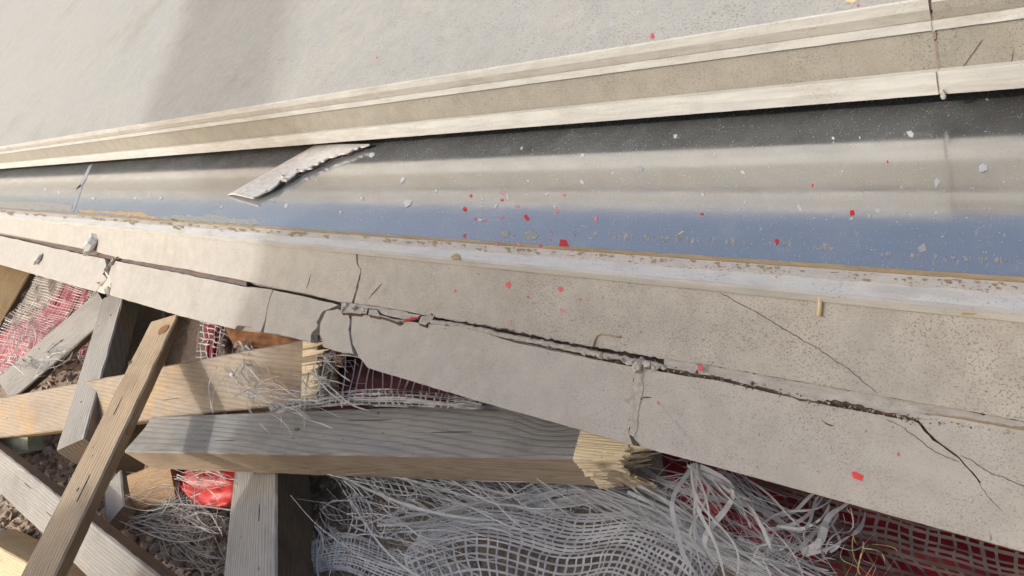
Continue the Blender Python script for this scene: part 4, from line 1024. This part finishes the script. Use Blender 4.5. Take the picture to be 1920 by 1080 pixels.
big = [(1058, 457, 17, m_red, 'largest bright red flake, on the front edge of the steel panel'), (864, 482, 11, m_red, 'bright red flake standing on the sill strip beside a brown stain'),
       (988, 408, 9, m_red, 'bright red diamond flake on the blue part of the steel panel'), (1057, 486, 9, m_pinkred, 'pinkish red flake on the sill strip just below the largest red flake'),
       (1116, 409, 10, m_pink, 'faded pink flake on the panel, farthest right of the central cluster'), (1317, 401, 6, m_red, 'thin red flake alone on the panel, right of the central cluster'),
       (1457, 452, 7, m_red, 'red flake near the front edge of the panel, left of the faint grey square'), (1597, 399, 8, m_red, 'narrow red flake touching a small white one on the panel'),
       (1523, 348, 5, m_red, 'small round red flake on the middle reflection band'), (1664, 303, 4, m_red, 'tiny red flake under the bright reflection band at the right'),
       (1222, 68, 8, m_pinkred, 'faded red sliver on the top slab'), (707, 108, 4, m_pinkred, 'tiny red speck on the middle of the top slab'), (1609, 10, 4, m_pinkred, 'tiny red speck at the top edge of the photo on the slab'),
       (1314, 690, 13, m_pinkred, 'pink rectangular flake lying on the chipped ledge'), (1608, 893, 18, m_red, 'large red scrap on the right lower face tile'), (1685, 852, 6, m_pinkred, 'small red flake above and right of the large red scrap'),
       (1234, 755, 4, m_pinkred, 'tiny red flake beside the patched vertical joint'), (1657, 775, 3, m_pinkred, 'tiny red flake where the crack meets the ledge'), (1366, 183, 5, m_pinkred, 'thin red sliver on the beige riser'),
       (952, 534, 8, m_pinkred, 'crimson flake on the upper face tile, left of the pair below the sill'), (1050, 542, 8, m_pinkred, 'crimson flake on the upper face tile, right of the pair below the sill'),
       (854, 546, 6, m_pinkred, 'small crimson flake on the upper face tile, leftmost below the sill'), (1054, 583, 8, m_pink, 'pale pink flake on the upper face tile below the crimson pair'), (957, 603, 6, m_pink, 'pale pink flake just above the main crack'),
       (941, 375, 6, m_red, 'red flake topmost in the central cluster on the panel'), (871, 391, 7, m_red, 'red flake leftmost in the central cluster on the panel')]
for i, (x, y, r, m_, lb) in enumerate(big): flake('paper_flake', lb, x, y, r, m_, i + 100)
ORD = 'first second third fourth fifth sixth seventh eighth ninth tenth eleventh twelfth thirteenth fourteenth fifteenth sixteenth seventeenth eighteenth nineteenth twentieth'.split()
for i, (x, y, r, m_) in enumerate(sorted([(1042, 396, 8, m_pink), (969, 387, 6, m_pink), (883, 367, 6, m_pinkred), (943, 362, 7, m_pink), (911, 411, 7, m_pink), (892, 411, 4, m_pinkred), (940, 408, 6, m_pink), (1072, 471, 7, m_pink),
        (871, 442, 6, m_pinkred), (964, 440, 5, m_pink), (972, 458, 8, m_pink), (931, 460, 6, m_pink), (1033, 437, 6, m_pink), (1032, 450, 3, m_pinkred), (1014, 461, 4, m_pinkred), (1059, 365, 6, m_pink)], key=lambda q: q[0])):
    flake('paper_flake', 'faded %s flake, %s from the left in the central cluster on the panel and sill' % ('pink' if m_ is m_pink else 'red', ORD[i]), x, y, r, m_, i + 200, 'faded flakes of the central cluster')
for i, (x, y, r) in enumerate([(951, 471, 3), (990, 557, 5), (1041, 524, 3), (1088, 562, 4), (1102, 564, 2)]):
    flake('paper_flake', 'tiny crimson speck by the sill in the centre, %s from the left' % ORD[i], x, y, r, m_pinkred, i + 240, 'tiny crimson specks by the sill')
wb = [(756, 337, 11, 'white flake with a pointed tail, left of centre on the panel'), (765, 381, 11, 'white flake below the pointed tailed one on the panel'), (697, 291, 8, 'white square flake beside the broken trim strip'),
      (1200, 315, 11, 'faint grey flake on the panel between centre and right'), (1267, 256, 7, 'pale flake in the dark reflection, centre right'), (1707, 252, 12, 'pale four sided flake in the dark reflection at the right'),
      (1843, 315, 11, 'pale triangular flake farthest right on the panel'), (1756, 341, 13, 'pale rectangular flake on the second reflection band at the right'), (1499, 389, 10, 'white rectangular flake above the blue reflection at the right'),
      (1730, 464, 20, 'large faint grey square on the front of the panel'), (678, 372, 7, 'white flake low left of the pointed tailed flake')]
for i, (x, y, r, lb) in enumerate(wb): flake('paper_flake', lb, x, y, r, m_gflake if i in (3, 9) else m_wflake, i + 300)
cnt = {}
for i, (x, y, r) in enumerate(sorted([(817, 358, 6), (990, 339, 6), (1092, 341, 7), (1093, 291, 7), (952, 371, 7), (905, 373, 5), (902, 386, 5), (930, 386, 5), (1026, 364, 6), (1040, 388, 6), (1562, 259, 5), (1597, 409, 6), (1646, 394, 7), (1630, 404, 6),
        (1317, 364, 5), (1690, 352, 5), (1393, 323, 6), (1580, 321, 4), (1149, 323, 4), (1397, 380, 4), (85, 355, 5), (110, 361, 5), (205, 363, 6), (253, 372, 5), (302, 372, 5), (415, 388, 6), (175, 372, 5), (280, 365, 4), (537, 386, 6), (638, 398, 5),
        (1612, 258, 4), (1850, 185, 4), (978, 278, 4), (900, 412, 6), (1708, 402, 5), (1755, 399, 4), (1812, 408, 3), (1340, 288, 4)])):
    m = (y - 357) / (x + 510); bn = 'dark reflection beside the riser' if m < -.045 else 'bright reflection band of the panel' if m < -.02 else 'grey middle of the panel' if m < .02 else 'blue front part of the panel'
    cnt[bn] = cnt.get(bn, -1) + 1
    flake('paper_flake', 'small white flake on the %s, %s from the left there' % (bn, ORD[cnt[bn]]), x, y, r, m_wflake, i + 400, 'small white flakes on the steel panel')
flake('paper_flake', 'bluish grey chip on the top slab', 1146, 44, 10, m_gflake, 501)
o = flake('straw_sliver', 'short yellow straw sliver on the front of the panel', 1276, 437, 11, m_straw, 503, cat='sliver', asp=.25, rot=-.6)
o = flake('leaf_scrap', 'tan dry scrap at the top edge of the slab', 1596, 0, 17, m_straw, 505, cat='scrap', asp=.5, rot=0)
# ------------------------------------------------------------------ unseen boards added behind the camera only to cast shadows on the stones
def standing(name, label, outline, y, th, mat, cat, lean=0.0, far=0.0):
    bm = bmesh.new(); add_plate(bm, [Vector((x, y - lean * (z + .4), z)) for x, z in outline], Vector((0, 1, 0)), th, 0, 0)
    o = mesh_obj(name, bm, mat); tag(o, label, cat); o.location = sdir * far; return o
m_blocker = wood('blocker', (.42, .36, .27), (.48, .42, .32), (.28, .2, .12), ring=60, tilt=.1)  # wood look for the added shadow-casting boards
standing('blocker_sheet', 'plywood sheet added out of view behind the viewer to shade the broken tiles', [(-1.30, -.42), (-.45, -.42), (-.45, 1.10), (-1.76, 1.10), (-1.73, .84), (-1.58, .54)], -.8, .018, m_blocker, 'blocker')
standing('blocker_plank', 'wide plank added out of view behind the viewer to shade a band of the slab', [(-2.45, 1.16), (-1.98, 1.16), (-2.12, 1.35), (-2.52, 1.75), (-3.25, 2.5), (-4.0, 2.5), (-3.22, 1.8), (-2.78, 1.38)], -.82, .03, m_blocker, 'occluder', far=1.3)
standing('blocker_post', 'round topped shape added out of view behind the viewer to shade the right riser tile', [(-.98, -.4), (-.87, -.4), (-.87, 1.25), (-.90, 1.285), (-.95, 1.285), (-.98, 1.25)], -.84, .03, m_blocker, 'post')
print('objects', len(bpy.data.objects))
